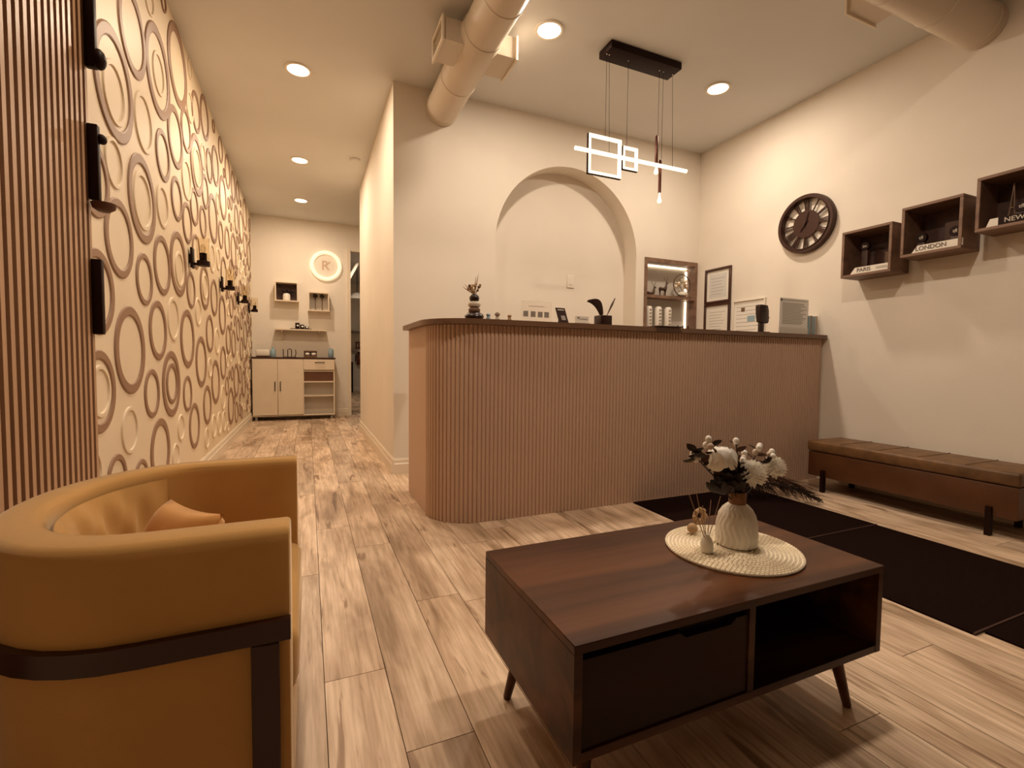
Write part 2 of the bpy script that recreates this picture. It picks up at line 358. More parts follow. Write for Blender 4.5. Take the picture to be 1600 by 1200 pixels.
def add_ring(y, z, r, k, h=.007):
    if z+r > ZC-.005: r = max(.03, ZC-.006-z) if z < ZC-.05 else 0
    if r <= 0: return
    o = bpy.data.objects.new('ring', ringmesh[k]); COL.objects.link(o); o.parent = wall_left; o.location = (XL, y, z); o.scale = (h, r, r); placed.append((y, z, r))
for lst, k in ((RB, 'b'), (RC, 'c')):
    for (a, b_, t, u) in lst:
        c = at((a+b_)/2, (t+u)/2, 0, XL); zt = at((a+b_)/2, t, 0, XL).z; zb = at((a+b_)/2, u, 0, XL).z
        r = (zt-zb)/2*.95
        add_ring(c.y, c.z, min(r, .30), k)
rr = random.Random(5)
for tries in range(4000):
    r = rr.choice((.05, .065, .08, .10, .13, .16)); y = rr.uniform(5.3, YF-.12); z = rr.uniform(.2, ZC-.1)
    if y-r < 2.42 or z-r < .14 or z+r > ZC-.02: continue
    if all((y-a)**2+(z-b)**2 > (r+c+.012)**2 for a, b, c in placed) and len(placed) < 235: add_ring(y, z, r, 'b' if rr.random() < .62 else 'c')

# ------------------------------------------------------------------ slatted panel on the left wall, near the camera
sp = thing('slat_wall_panel', 'brown vertical slat wall panel at the left edge', 'wall panel', (XL, 1.8, 0))
MB().box(XL+.001, XL+.022, .8, 2.245, 0.001, ZC-.002).build('backing', M_slatback, sp)
so = None
for i in range(33):
    y = 2.232-i*.0405
    if so is None: so = MB().box(XL+.022, XL+.033, -.0098+y, .0098+y, .002, ZC-.003).build('slat', M_slat, sp)
    else: c = so.copy(); COL.objects.link(c); c.location = (0, -i*.0405, 0); c.parent = sp
# black wall pieces at the panel edge
def wall_piece(z0, z1, label, extra):
    t = thing('wall_display_box', label, 'wall box', (XL+.045, 2.22, z0), 'black wall boxes at the slat panel edge')
    b = MB().box(XL+.034, XL+.066, 2.216, 2.244, z0, z1).build('case', M_black, t, bevel=.004)
    extra(t, z0, z1)
def ex_top(t, z0, z1): MB().ball((XL+.070, 2.24, z0+.04), (.022, .03, .036)).build('knob', M_black, t, smooth=True)
def ex_mid(t, z0, z1):
    MB().ball((XL+.071, 2.24, z1-.045), (.016, .02, .018)).build('knob', M_black, t, smooth=True)
    MB().lathe([(.018, 0), (.034, .012), (.038, .03)], (XL+.073, 2.235, z0-.0385), 16).build('cup', mat('cup_brown', (.09, .03, .012), .5), t, smooth=True)
wall_piece(1.945, 2.23, 'highest of three black boxes at the slat panel edge', ex_top)
wall_piece(1.475, 1.745, 'middle black box at the slat panel edge, cup beneath it', ex_mid)
wall_piece(.985, 1.26, 'lowest of three black boxes at the slat panel edge, plain', lambda t, a, b: None)

# ------------------------------------------------------------------ downlights
def downlight(x, y, label, watts=LAMP_W, col=LAMP):
    t = thing('ceiling_downlight', label, 'downlight', (x, y, ZC-.03), 'recessed ceiling downlights')
    MB().ring((x, y, ZC-.001), .075, .092, -.008, 2, 32).build('trim_ring', M_lamptrim, t, smooth=True)
    MB().lathe([(.0, ZC-.002), (.075, ZC-.002), (.075, ZC-.007), (.0, ZC-.007)], (x, y, 0), 32).build('lens', M_lens, t)
    L = bpy.data.lights.new('downlight_lamp', 'AREA'); L.shape = 'DISK'; L.size = .14; L.energy = watts; L.color = col
    o = bpy.data.objects.new('downlight_lamp', L); COL.objects.link(o); o.parent = t; o.location = (0, 0, .017)
downlight(1.45, 2.82, 'round downlight in the ceiling beside the round duct')
downlight(2.95, 2.86, 'round downlight in the ceiling right of the pendant canopy')
downlight(-.045, 3.95, 'nearest of the three hallway ceiling downlights', 18.0, LAMP_HALL)
downlight(-.06, 5.69, 'middle one of the three hallway ceiling downlights', 18.0, LAMP_HALL)
downlight(-.065, 7.10, 'farthest of the three hallway ceiling downlights', 18.0, LAMP_HALL)
# fill lamp added over the coffee table, out of frame, brightens floor and counter
downlight(1.45, 1.08, 'added fill downlight above the coffee table', 27.0)
downlight(-.045, 2.22, 'round hallway ceiling downlight above the slat panel edge', 12.0, LAMP_HALL)
downlight(1.15, 10.5, 'round ceiling downlight in the room behind the doorway')

# ------------------------------------------------------------------ ducts
def ribbed(axis, a0, a1, c, r, step=.30):
    prof = []; a = a0
    while a < a1-1e-6:
        b = min(a+step, a1); prof += [(r, a), (r, b-.012), (r+.004, b-.008), (r+.004, b-.003), (r, b)]; a = b
    return MB().lathe(prof, c, 36, ax=axis)
t = thing('air_duct', 'round painted air duct running to the arched wall', 'air duct', (1.0, 2.0, 2.77))
ribbed(1, YFRONT, YB-.002, (1.0, 0, 2.90), .125, .42).build('pipe', M_duct, t, smooth=True)
def grille_box(t, sx, y0, y1, ztop, zbot, xin, xout):
    def X(a, b_): return (min(1+sx*a, 1+sx*b_), max(1+sx*a, 1+sx*b_))
    MB().box(*X(xin, xout), y0, y0+.004, zbot, ztop).box(*X(xin, xout), y1-.004, y1, zbot, ztop).box(*X(xin, xout), y0+.004, y1-.004, zbot, zbot+.004).box(*X(xin, xout), y0+.004, y1-.004, ztop-.004, ztop).build('vent_neck', M_duct, t)
    v = MB(); q = X(xout, xout+.012)
    for (a, b_, c, d) in ((y0-.01, y1+.01, ztop-.014, ztop+.01), (y0-.01, y1+.01, zbot-.01, zbot+.014), (y0-.01, y0+.014, zbot+.014, ztop-.014), (y1-.014, y1+.01, zbot+.014, ztop-.014)): v.box(*q, a, b_, c, d)
    g = v.build('vent_frame', M_trim, t)
    MB().box(*X(xout-.02, xout-.012), y0+.004, y1-.004, zbot+.004, ztop-.004).build('vent_throat', M_grey, g)
    for i in range(4):
        z = zbot+.024+i*(ztop-zbot-.04)/4; MB().box(*X(xout-.008, xout+.004), y0+.014, y1-.014, z, z+.004).build('louvre', M_trim, g)
grille_box(t, -1, 2.86, 3.10, 2.955, 2.825, .10, .235)
grille_box(t, 1, 2.86, 3.10, 2.955, 2.825, .10, .235)
MB().lathe([(.129, 2.80), (.131, 2.81), (.131, 3.16), (.129, 3.17)], (1.0, 0, 2.90), 36, ax=1).build('collar', M_duct, t, smooth=True)
t = thing('air_duct', 'round painted air duct running to the right wall', 'air duct', (2.5, 1.58, 2.78))
ribbed(0, 1.14, XR-.002, (0, 1.59, 2.922), .115, .42).build('pipe', M_duct, t, smooth=True)
MB().box(2.78, 3.02, 1.66, 1.78, 2.86, 2.99).build('vent_neck', M_duct, t)
g = MB().box(2.765, 3.035, 1.78, 1.792, 2.848, 3.005).build('vent_frame', M_trim, t)
for i in range(5): MB().box(2.79, 3.01, 1.792, 1.798, 2.868+i*.026, 2.875+i*.026).build('louvre', M_trim, g)

# ------------------------------------------------------------------ pendant light
PY = 2.80
t = thing('pendant_light', 'modern pendant with glowing square frames and bar under black canopy', 'pendant light', (2.17, PY, 2.1))
MB().box(1.865, 2.465, PY-.075, PY+.075, ZC-.052, ZC-.001).build('canopy', M_black, t, bevel=.006)
def sq(name, x0, x1, z0, z1, w):
    b = MB(); y0, y1 = PY-.009, PY+.009
    fr = b.box(x0, x1, y0, y1, z1-w, z1).box(x0, x1, y0, y1, z0, z0+w).box(x0, x0+w, y0, y1, z0+w, z1-w).box(x1-w, x1, y0, y1, z0+w, z1-w).build(name, M_glow, t)
    MB().box(x0-.005, x0-.0002, y0, y1, z0-.005, z1).box(x0-.005, x1, y0, y1, z0-.005, z0-.0002).build('outer_band', M_black, fr)
sq('large_square', 1.745, 2.01, 2.175, 2.438, .018)
sq('small_square', 2.025, 2.150, 2.248, 2.405, .015)
MB().tube([(1.632, PY-.022, 2.312), (2.580, PY-.022, 2.315)], .0125, 12).build('light_bar', M_glow, t, smooth=True)
for x, z0, z1, zt in ((2.328, 2.34, 2.53, 2.265), (2.364, 2.14, 2.365, 2.10)):
    b = MB().tube([(x, PY+.01, z0), (x, PY+.01, z1), (x, PY+.01, z1+.01)], [.011, .011, .005], 12).build('tube_socket', mat('copper_brown', (.09, .02, .008), .3, metal=.5), t, smooth=True)
    MB().lathe([(.004, .07), (.006, .045), (.016, .01), (.012, 0)], (x, PY+.01, z0-.072), 12).build('tip', M_glow, b, smooth=True)
for x, z in ((1.880, 2.43), (1.900, 2.32), (2.058, 2.40), (2.328, 2.53), (2.364, 2.37), (2.448, 2.325)):
    MB().tube([(x, PY-(.022 if z < 2.33 else 0), z), (x, PY, ZC-.05)], .0016, 6).build('wire', M_black, t); MB().ball((x, PY, ZC-.0535), (.005, .005, .003), 10, 6).build('ferrule', M_lamptrim, t, smooth=True)

# ------------------------------------------------------------------ reception counter
CY, CX0, CX1, CR, CH = 2.47, .63, 3.71, .25, 1.10
ct = thing('reception_counter', 'curved reception counter with vertical brown flutes and thin wooden top', 'counter', (2.2, 2.6, 0))
def cpath(off, n=14, back=3.24):
    P = [(CX0-off, back)]
    for i in range(n+1): a = PI+PI/2*i/n; P.append((CX0+CR+(CR+off)*math.cos(a), CY+CR+(CR+off)*math.sin(a)))
    P.append((CX1, CY-off)); return P
def ribbon(P, Q, z0, z1):
    poly = P+Q[::-1]; return MB().prism(poly, z0, z1)
def strip(b, P, Q, z0, z1):
    for i in range(len(P)-1):
        b.add([(*P[i], z0), (*P[i+1], z0), (*Q[i+1], z0), (*Q[i], z0), (*P[i], z1), (*P[i+1], z1), (*Q[i+1], z1), (*Q[i], z1)],
              [(3, 2, 1, 0), (4, 5, 6, 7), (0, 1, 5, 4), (1, 2, 6, 5), (2, 3, 7, 6), (3, 0, 4, 7)])
    return b
strip(MB(), cpath(0), cpath(-.03), .001, CH).build('body', M_counter, ct)
strip(MB(), cpath(.040), cpath(-.24), CH+.0005, CH+.030).build('countertop', M_countertop, ct)
pitch = .0242; fl = None
def flute_at(px, py, ang):
    global fl
    if fl is None:
        prof = [(.0107*math.cos(a), .0085*math.sin(a)) for a in [PI*i/6 for i in range(7)]]
        fl = MB().prism([(-.0107, -.001)]+prof[::-1]+[(.0107, -.001)], .001, CH-.001).build('flute', M_counter, ct, smooth=True, local=True); o = fl
    else: o = fl.copy(); COL.objects.link(o)
    o.location = Vector((px, py, 0))-Vector(ct.location); o.rotation_euler = (0, 0, ang)
x = CX0+CR+pitch/2
while x < CX1-.02: flute_at(x, CY, PI); x += pitch
k = int(CR*PI/2/pitch)
for i in range(k):
    a = PI*1.5-(i+.5)*pitch/CR; flute_at(CX0+CR+CR*math.cos(a), CY+CR+CR*math.sin(a), a-PI/2)

# ------------------------------------------------------------------ floor mats
def floor_mat(x0, x1, y0, y1, label, z=.0):
    b = MB().box(x0, x1, y0, y1, z+.0005, z+.007); t = thing('floor_mat', label, 'floor mat', ((x0+x1)/2, (y0+y1)/2, z), 'black floor mats')
    b.build('pile', M_mat, t)
    MB().box(x0, x1, y0-.006, y0, z+.0005, z+.009).build('edge_binding', M_matedge, t)
floor_mat(1.91, 2.93, 1.602, 2.45, 'black floor mat against the counter with a curled corner')
floor_mat(2.04, 2.92, .808, 1.594, 'black floor mat beside the coffee table, middle of three')
floor_mat(2.09, 2.92, -.02, .798, 'black floor mat at the right edge, nearest the viewer')

# ------------------------------------------------------------------ coffee table
TX0, TX1, TY0, TY1, TZ0, TZ1 = .435, 1.347, .713, 1.177, .165, .390
t = thing('coffee_table', 'dark walnut coffee table with drawer, open shelf and splayed legs', 'coffee table', ((TX0+TX1)/2, (TY0+TY1)/2, 0))
w_ = .018
MB().box(TX0, TX1, TY0, TY1, TZ1-w_, TZ1).build('top', M_table, t, bevel=.0015, seg=1)
for x in (TX0, TX1-w_): MB().box(x, x+w_, TY0+.001, TY1, TZ0, TZ1-w_).build('side_panel', M_table, t)
MB().box(TX0+w_, TX1-w_, TY0+.002, TY1, TZ0, TZ0+w_).build('bottom_panel', M_table, t)
XM = .885
MB().box(XM-.009, XM+.009, TY0+.003, TY1-.012, TZ0+w_, TZ1-w_).build('divider', M_table, t)
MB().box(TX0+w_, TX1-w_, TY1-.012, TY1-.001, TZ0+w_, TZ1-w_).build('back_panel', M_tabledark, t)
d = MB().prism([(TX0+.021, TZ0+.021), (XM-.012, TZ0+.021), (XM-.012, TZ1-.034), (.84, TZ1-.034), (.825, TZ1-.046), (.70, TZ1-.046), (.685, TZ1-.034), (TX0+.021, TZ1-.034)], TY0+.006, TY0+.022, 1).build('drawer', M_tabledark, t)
MB().box(.69, .835, TY0+.022, TY0+.026, TZ1-.05, TZ1-.026).build('finger_pull', M_black, d)
for sx, sy in ((0, 0), (0, 1), (1, 0), (1, 1)):
    x = (TX0+.075, TX1-.075)[sx]; y = (TY0+.075, TY1-.075)[sy]; ex = (-.028, .028)[sx]; ey = (-.028, .028)[sy]
    MB().tube([(x+ex, y+ey, 0.0), (x+ex, y+ey, .004), (x, y, TZ0)], [.0095, .0105, .0175], 14).build('leg', M_table, t, smooth=True)

# ------------------------------------------------------------------ table setting
MX, MY, MZ = 1.068, .938, TZ1
t = thing('round_placemat', 'round woven straw placemat on the coffee table', 'placemat', (MX, MY, MZ))
MB().lathe([(0, .0), (.172, .0), (.172, .004), (0, .004)], (MX, MY, MZ), 64).build('base', M_straw, t)
b = MB()
for i in range(17): b.torus((MX, MY, MZ+.005), .010+i*.0101, .0034, 2, 64, 6)
tag(b.build('woven_coil', M_straw, t, smooth=True), kind='stuff')
b = MB()
for i in range(5, 17):
    R = .010+i*.0101; n = int(R*2*PI/.011)
    for k in range(n):
        a = 2*PI*(k+.5*(i % 2))/n; b.add([(MX+(R+dr)*math.cos(a+da/R), MY+(R+dr)*math.sin(a+da/R), MZ+.0082) for da, dr in ((-.0016, -.0016), (.0016, -.0016), (.0016, .0016), (-.0016, .0016))], [(0, 1, 2, 3)])
tag(b.build('weave_holes', mat('weave_dark', (.34, .22, .11), .8), t), kind='stuff')
VX, VY, VZ = 1.092, .945, MZ+.0085
t = thing('flower_vase', 'white ribbed ceramic vase with brown neck on the straw placemat', 'vase', (VX, VY, VZ))
prof = [(.045, 0), (.050, .004), (.0515, .03), (.050, .060), (.045, .085), (.036, .102), (.026, .112), (.0205, .116)]
prof2 = []
for i in range(len(prof)-1):
    for j in range(4): f = j/4; prof2.append((prof[i][0]*(1-f)+prof[i+1][0]*f, prof[i][1]*(1-f)+prof[i+1][1]*f))
prof2.append(prof[-1])
MB().lathe(prof2, (VX, VY, VZ), 96, fn=lambda a, v: 1+.075*abs(math.sin(a*11+1.2*math.sin(v*18)))**.8*(1 if v < .97 else 0)).build('body', M_white, t, smooth=True)
MB().lathe([(.020, .112), (.0225, .116), (.0225, .146), (.021, .148), (.018, .146), (.018, .116)], (VX, VY, VZ), 32).build('neck', M_bamboo, t, smooth=True)

def flower_pt(px, py, dy=0.0): return at(px, py, 1, VY+dy)
def stem_to(p, name, t, bend=.02): 
    b0 = Vector((VX+random.uniform(-.012, .012), VY+random.uniform(-.012, .012), VZ+.105)); mid = (b0*.5+p*.5)+Vector((0, 0, bend))
    return MB().tube([b0, mid, p], .0018, 6).build(name, M_leaf, t)
# rose
p = flower_pt(1128, 712); t = thing('white_rose', 'large white rose bloom at the left of the vase bouquet', 'flower', p)
stem_to(p, 'stem', t)
def petal(c, n, s, cup, name='petal', par=None, m=M_petal):
    n = Vector(n).normalized(); u = n.orthogonal().normalized(); v = n.cross(u); b = MB(); G = 5; base = 0
    for i in range(G):
        for j in range(G):
            a = (i/(G-1)-.5)*2; c_ = (j/(G-1)-.5)*2; k = math.sqrt(max(0, 1-.5*a*a*c_*c_)) ; rr2 = (a*a+c_*c_)
            b.v.append(Vector(c)+u*a*s*math.sqrt(1-c_*c_/2)+v*c_*s*math.sqrt(1-a*a/2)+n*(-cup*s*rr2*.6))
    for i in range(G-1):
        for j in range(G-1): q = i*G+j; b.f.append([q, q+1, q+G+1, q+G])
    return b.build(name, m, par, smooth=True)
MB().ball(p, (.024, .024, .022), 14, 10).build('heart', M_petal, t, smooth=True)
for k in range(26):
    f = k/25; a = k*2.39996; el = 1.15-1.55*f; R_ = .022+.016*f
    nv = Vector((math.cos(a)*math.cos(el), math.sin(a)*math.cos(el), math.sin(el)))
    q = petal(p+Vector((nv.x*R_*1.08, nv.y*R_, nv.z*R_*.85)), (nv+Vector((0, 0, .35*f))).normalized(), .015+.012*f, .55-.35*f, par=t)
# chrysanthemums
for (px_, py_, dy, lab, R) in ((1175, 741, -.02, 'white chrysanthemum low at the middle of the vase bouquet', .038), (1209, 731, .0, 'white chrysanthemum at the right end of the vase bouquet', .033)):
    p = flower_pt(px_, py_, dy); t = thing('white_chrysanthemum', lab, 'flower', p, 'chrysanthemums in the vase'); stem_to(p-Vector((0, 0, .008)), 'stem', t)
    MB().ball(p, R*.72, 14, 10).build('heart', M_petal, t, smooth=True)
    b = MB()
    for i in range(150):
        z = 1-2*(i+.5)/150
        if z < -.75: continue
        a = i*2.39996; q = math.sqrt(1-z*z); nv = Vector((q*math.cos(a), q*math.sin(a), z)); b.leaf(p+nv*R*.55, nv, R*.52, R*.16, .25, None, 2)
    tag(b.build('petals', M_petal, t, smooth=True), kind='stuff')
# bud sprigs
sprigs = [(1107, 686, 'topmost pale bud sprig, left of the bouquet', 3), (1083, 710, 'pale bud sprig at the far left of the bouquet', 3), (1150, 689, 'pale bud sprig right above the rose', 2), (1187, 697, 'tall pale bud sprig above the middle chrysanthemum', 3), (1206, 706, 'pale bud sprig above the right chrysanthemum', 3), (1163, 708, 'pale bud sprig between rose and chrysanthemum', 3)]
for i, (px_, py_, lab, n) in enumerate(sprigs):
    p = flower_pt(px_, py_, random.uniform(-.01, .03)); t = thing('bud_sprig', lab, 'flower', p, 'bud sprigs in the vase'); stem_to(p, 'stem', t, .01)
    for k in range(n):
        q = p+Vector((random.uniform(-.018, .02), random.uniform(-.01, .01), random.uniform(-.02, .002))) if k else p
        MB().ball(q, (.0085, .0085, .0095), 10, 7).build('bud', M_petal if k % 2 == 0 else M_bud, t, smooth=True)
    for k in range(5):
        f = .55+.09*k; b0 = Vector((VX, VY, VZ+.14)); q = b0*(1-f)+p*f; dd = Vector((random.uniform(-1, 1), random.uniform(-1, 1), random.uniform(-.3, .7)))
        MB().leaf(q, dd, .028, .009, .2).build('leaf', M_leaf2 if k % 3 == 0 else M_leaf, t, smooth=True)
# dark foliage mass
p0 = Vector((VX-.025, VY+.01, VZ+.15)); t = thing('foliage', 'dark green leaves filling the vase below the flowers', 'leaves', p0)
for i in range(46):
    a = random.uniform(0, 2*PI); f = random.uniform(.2, 1); o = Vector((math.cos(a)*.045*f-.015*(random.random()), math.sin(a)*.035*f, random.uniform(-.02, .075)))
    MB().leaf(p0+o*.5, o+Vector((0, 0, .03)), random.uniform(.04, .06), random.uniform(.012, .017), .3).build('leaf', M_leaf, t, smooth=True)
for i in range(7):
    a = PI+random.uniform(-.5, .5); MB().leaf(flower_pt(1090, 712)+Vector((random.uniform(-.01, .03), 0, random.uniform(-.01, .02))), (math.cos(a), math.sin(a), random.uniform(-.6, .6)), .034, .011, .2).build('leaf', M_leaf, t, smooth=True)

# reed diffuser
DP = at(1104, 862, 2, MZ+.0085); t = thing('reed_diffuser', 'small white reed diffuser bottle with sticks on the placemat', 'diffuser', DP)
MB().lathe([(.015, 0), (.0165, .003), (.0165, .024), (.013, .035), (.0075, .041), (.007, .047), (.008, .048)], DP, 24).build('bottle', M_white, t, smooth=True)
for (px_, py_) in ((1077, 773), (1088, 770), (1111, 781), (1126, 775), (1098, 790)):
    q = at(px_, py_, 1, DP.y+random.uniform(-.005, .02)); MB().tube([DP+Vector((0, 0, .02)), q], .0012, 6).build('reed', M_reed, t)
# small round ornament behind the diffuser
OP = at(1097, 838, 2, MZ+.0085); OP.y += .03
t = thing('ring_ornament', 'small tan ring ornament with a ball behind the diffuser', 'ornament', OP)
MB().ball(OP+Vector((-.008, 0, .015)), .015, 14, 10).build('ball', M_dried, t, smooth=True)
c = OP+Vector((.024, .006, .046))
MB().torus(c, .018, .0065, 1, 28, 10).build('ring', M_dried, t, smooth=True)
for k in range(8):
    a = 2*PI*k/8; MB().ball(c+Vector((.021*math.cos(a), -.002, .021*math.sin(a))), .0065, 8, 6).build('bead', M_dried, t, smooth=True)
MB().tube([OP+Vector((0, .004, .012)), c+Vector((-.014, 0, -.014))], .004, 8).build('stalk', M_dried, t)

# ------------------------------------------------------------------ barrel armchair
AC = Vector((-.27, 1.185, 0))
ch = thing('armchair', 'tan velvet barrel armchair with a dark band around the outside', 'armchair', AC)
def upath(off, n=24, xf=-.030):     # plan of the horseshoe, outer surface offset inwards by off (off>0)
    P = []; cx, cy, a, b_ = -.235, 1.185, .285-off, .335-off
    for i in range(5): P.append(Vector((xf+(cx-xf)*i/5, cy-b_, 0)))
    for i in range(n+1): th = -PI/2-PI*i/n; P.append(Vector((cx+a*abs(math.cos(th))**.9*(-1), cy+b_*math.sin(th), 0)))
    for i in range(4, -1, -1): P.append(Vector((xf+(cx-xf)*i/5, cy+b_, 0)))
    return P
def shell(mb, sec):                  # sec: list of (off, z)
    rows = [[p+Vector((0, 0, z)) for p in upath(off)] for off, z in sec]; n = len(rows[0]); k = len(rows); base = len(mb.v)
    for r in rows: mb.v += r
    for j in range(k):
        j2 = (j+1) % k
        for i in range(n-1): mb.f.append([base+j*n+i, base+j*n+i+1, base+j2*n+i+1, base+j2*n+i])
    mb.f.append([base+j*n for j in range(k)]); mb.f.append([base+j*n+n-1 for j in range(k)][::-1]); return mb
th, zt = .078, .622
sec = [(.004, .06), (0, .07), (0, zt-.022), (.002, zt-.011), (.008, zt-.003), (.018, zt), (.058, zt+.002), (.069, zt-.002), (.076, zt-.011), (th, zt-.024), (th, .07), (th-.004, .06)]
MB_ = shell(MB(), sec); MB_.build('shell', M_chair, ch, smooth=True, bevel=.008, seg=2)
band = shell(MB(), [(-.001, .440), (-.012, .441), (-.012, .476), (-.001, .477)]); band.build('band', M_chairframe, ch, smooth=True)
for yy in (1.185-.335-.012, 1.185+.335):
    MB().box(-.088, -.047, yy, yy+.012, .0, .4395).build('post', M_chairframe, ch, bevel=.002, seg=1)
inner = upath(th+.004)
sc_poly = [(p.x, p.y) for p in inner]
MB().prism([(x, y) for x, y in sc_poly]+[], .10, .27).build('seat_base', M_chair, ch)
sc2 = upath(th+.012, xf=-.02); MB().prism([(p.x, p.y) for p in sc2], .272, .40).build('seat_cushion', M_chair, ch, bevel=.03, seg=4)
MB().box(-.45, -.08, .98, 1.39, .0, .06).build('plinth', M_chairframe, ch)
# loose padding folded inside the back
b = MB(); G = 26
inn = upath(th+.002, 60); sel = inn[10:58]; n_ = len(sel); J = 14
for i, p in enumerate(sel):
    tn = (sel[min(i+1, n_-1)]-sel[max(i-1, 0)]).normalized(); nr = Vector((0, 0, 1)).cross(tn); nr = nr if nr.dot(Vector((-.2, 1.185, 0))-p) > 0 else -nr
    for j in range(J):
        f = j/(J-1); u = i/(n_-1); e = math.sin(PI*u)**.45
        wv = .007*math.sin(u*38+f*5)*math.sin(PI*f)**.6+.004*math.sin(u*71-f*9)*math.sin(PI*f)
        b.v.append(p+nr*(e*(.040*math.sin(PI*(f*.88+.10))**.7+wv)+.001)+Vector((0, 0, .40+f*.198)))
for i in range(n_-1):
    for j in range(J-1): q = i*J+j; b.f.append([q, q+1, q+J+1, q+J])
b.build('back_padding', M_chair, ch, smooth=True)
# throw pillow on the seat
PC = Vector((-.265, 1.20, .4005)); t = thing('throw_pillow', 'orange tan throw pillow on the armchair seat', 'pillow', PC)
b = MB(); G = 16
Rm = Matrix.Rotation(math.radians(38), 4, 'Z') @ Matrix.Rotation(math.radians(-62), 4, 'Y')
for sgn in (1, -1):
    base = len(b.v)
    for i in range(G+1):
        for j in range(G+1):
            u, v = (i/G-.5)*2, (j/G-.5)*2; k = 1-.10*(1-abs(u))*abs(v)**3-.0; hh = .048*((1-u**4)*(1-v**4))**.55*sgn
            q = Vector((u*.095*(1-.09*(1-v*v)*abs(u)), v*.105*(1-.09*(1-u*u)*abs(v)), hh)); b.v.append(PC+Vector((0, 0, .088))+Rm.to_3x3() @ q)
    for i in range(G):
        for j in range(G): q = base+i*(G+1)+j; b.f.append([q, q+1, q+G+2, q+G+1])
b.build('cover', mat('pillow_orange', (.66, .32, .09), .7, var=.1, vscale=9, sheen=.5), t, smooth=True)

# ------------------------------------------------------------------ bench against the right wall
BX0, BX1, BY0, BY1 = 3.33, 3.695, 1.17, 2.29
t = thing('storage_bench', 'low brown leather storage bench against the right wall', 'bench', ((BX0+BX1)/2, (BY0+BY1)/2, 0))
MB().box(BX0+.004, BX1-.004, BY0+.004, BY1-.004, .105, .278).build('box', M_bench, t, bevel=.006)
b = MB().box(BX0-.004, BX1, BY0-.004, BY1+.004, .281, .355); lid = b.build('lid', M_benchtop, t, bevel=.016, seg=3)
for i in range(1, 5):
    y = BY0+(BY1-BY0)*i/5; MB().tube([(BX0+.01, y, .3555), (BX1-.01, y, .3555)], .0035, 6).build('seam', M_benchtop, lid)
for x in (BX0-.012, BX1-.05):
    for y in (BY0+.10, BY1-.13): MB().box(x, x+.026, y, y+.026, 0, .155 if x < BX0 else .105).build('leg', M_black, t)

# ------------------------------------------------------------------ dark feathery plume behind the table
PP = Vector((2.62, 2.30, .0075)); t = thing('feather_grass', 'dark dried feathery grass drooping over the mat by the counter', 'dried plant', PP)
def plume(seed, n, end, h):
    rg = random.Random(seed); b = MB(); e = Vector(end)
    for i in range(n):
        f = (i+.5)/n; q = PP*(1-f)+e*f; q.z = .02+h*math.sin(PI*min(1, f*.86+.12)); dd = Vector((rg.uniform(.2, 1.0), rg.uniform(-.9, .1), rg.uniform(-1.0, -.1)))
        l = min(rg.uniform(.08, .16), (q.z-.012)/max(.1, -dd.normalized().z)); b.tube([q, q+dd.normalized()*l*.55+Vector((0, 0, .012)), q+dd.normalized()*l], [.0026, .0020, .0006], 4)
    pts = []
    for i in range(13): f = i/12; q = PP*(1-f)+e*f; q.z = .012+h*math.sin(PI*min(1, f*.86+.12)); pts.append(q)
    o = b.build('fringe', M_leaf2 if seed % 2 else M_leaf, t); tag(o, kind='stuff'); MB().tube(pts, .004, 6).build('stem', M_leaf, t)
plume(1, 130, (3.13, 2.12, 0), .12); plume(2, 150, (3.02, 1.98, 0), .10); plume(4, 130, (3.10, 2.28, 0), .14)

# ------------------------------------------------------------------ right wall: clock, boxes, frames
def wall_right_M(y, z, off=.0): return frame_axes((XR-off, y, z), (0, -1, 0), (0, 0, 1))
CYc, CZc, CRd = 2.632, 2.032, .232
t = thing('wall_clock', 'round dark bronze open-dial wall clock', 'clock', (XR, CYc, CZc))
MB().ring((XR-.002, CYc, CZc), CRd-.034, CRd, -.045, 0, 56).build('rim', M_clock, t, smooth=True)
MB().torus((XR-.05, CYc, CZc), CRd-.030, .004, 0, 56, 6).build('bezel', M_clock, t, smooth=True)
MB().lathe([(.0, -.012), (.104, -.012), (.108, -.016), (.108, -.024), (0, -.024)], (XR, CYc, CZc), 40, ax=0).build('dial_disc', M_clock, t, smooth=True)
roman = {12: 'XII', 1: 'I', 2: 'II', 3: 'III', 4: 'IIII', 5: 'V', 6: 'VI', 7: 'VII', 8: 'VIII', 9: 'IX', 10: 'X', 11: 'XI'}
def bar2(b, mw, p, q, wd):
    p = Vector(p); q = Vector(q); d = (q-p).normalized(); n = Vector((-d.y, d.x))*wd/2
    vs = []
    for zz in (.014, .022): vs += [mw @ Vector((a.x, a.y, zz)) for a in (p-n, p+n, q+n, q-n)]
    b.add(vs, [(0, 1, 2, 3), (7, 6, 5, 4), (0, 1, 5, 4), (1, 2, 6, 5), (2, 3, 7, 6), (3, 0, 4, 7)])
mw = wall_right_M(CYc, CZc)
for hnum, tx in roman.items():
    a = PI/2-2*PI*hnum/12; rad = Vector((math.cos(a), math.sin(a))); tan = Vector((math.sin(a), -math.cos(a))); b = MB()
    wds = {'I': .012, 'V': .026, 'X': .026}; tot = sum(wds[c] for c in tx); x0 = -tot/2; r0, r1 = .104, .203
    for c in tx:
        m_ = x0+wds[c]/2; x0 += wds[c]; hw = .009
        P = lambda u, r: rad*r+tan*(u*(r/.16))
        if c == 'I': bar2(b, mw, P(m_, r0), P(m_, r1), .0075)
        elif c == 'V': bar2(b, mw, P(m_-hw, r1), P(m_, r0), .0085); bar2(b, mw, P(m_+hw, r1), P(m_, r0), .005)
        else: bar2(b, mw, P(m_-hw, r1), P(m_+hw, r0), .0085); bar2(b, mw, P(m_+hw, r1), P(m_-hw, r0), .005)
    b.build('numeral', M_clock, t)
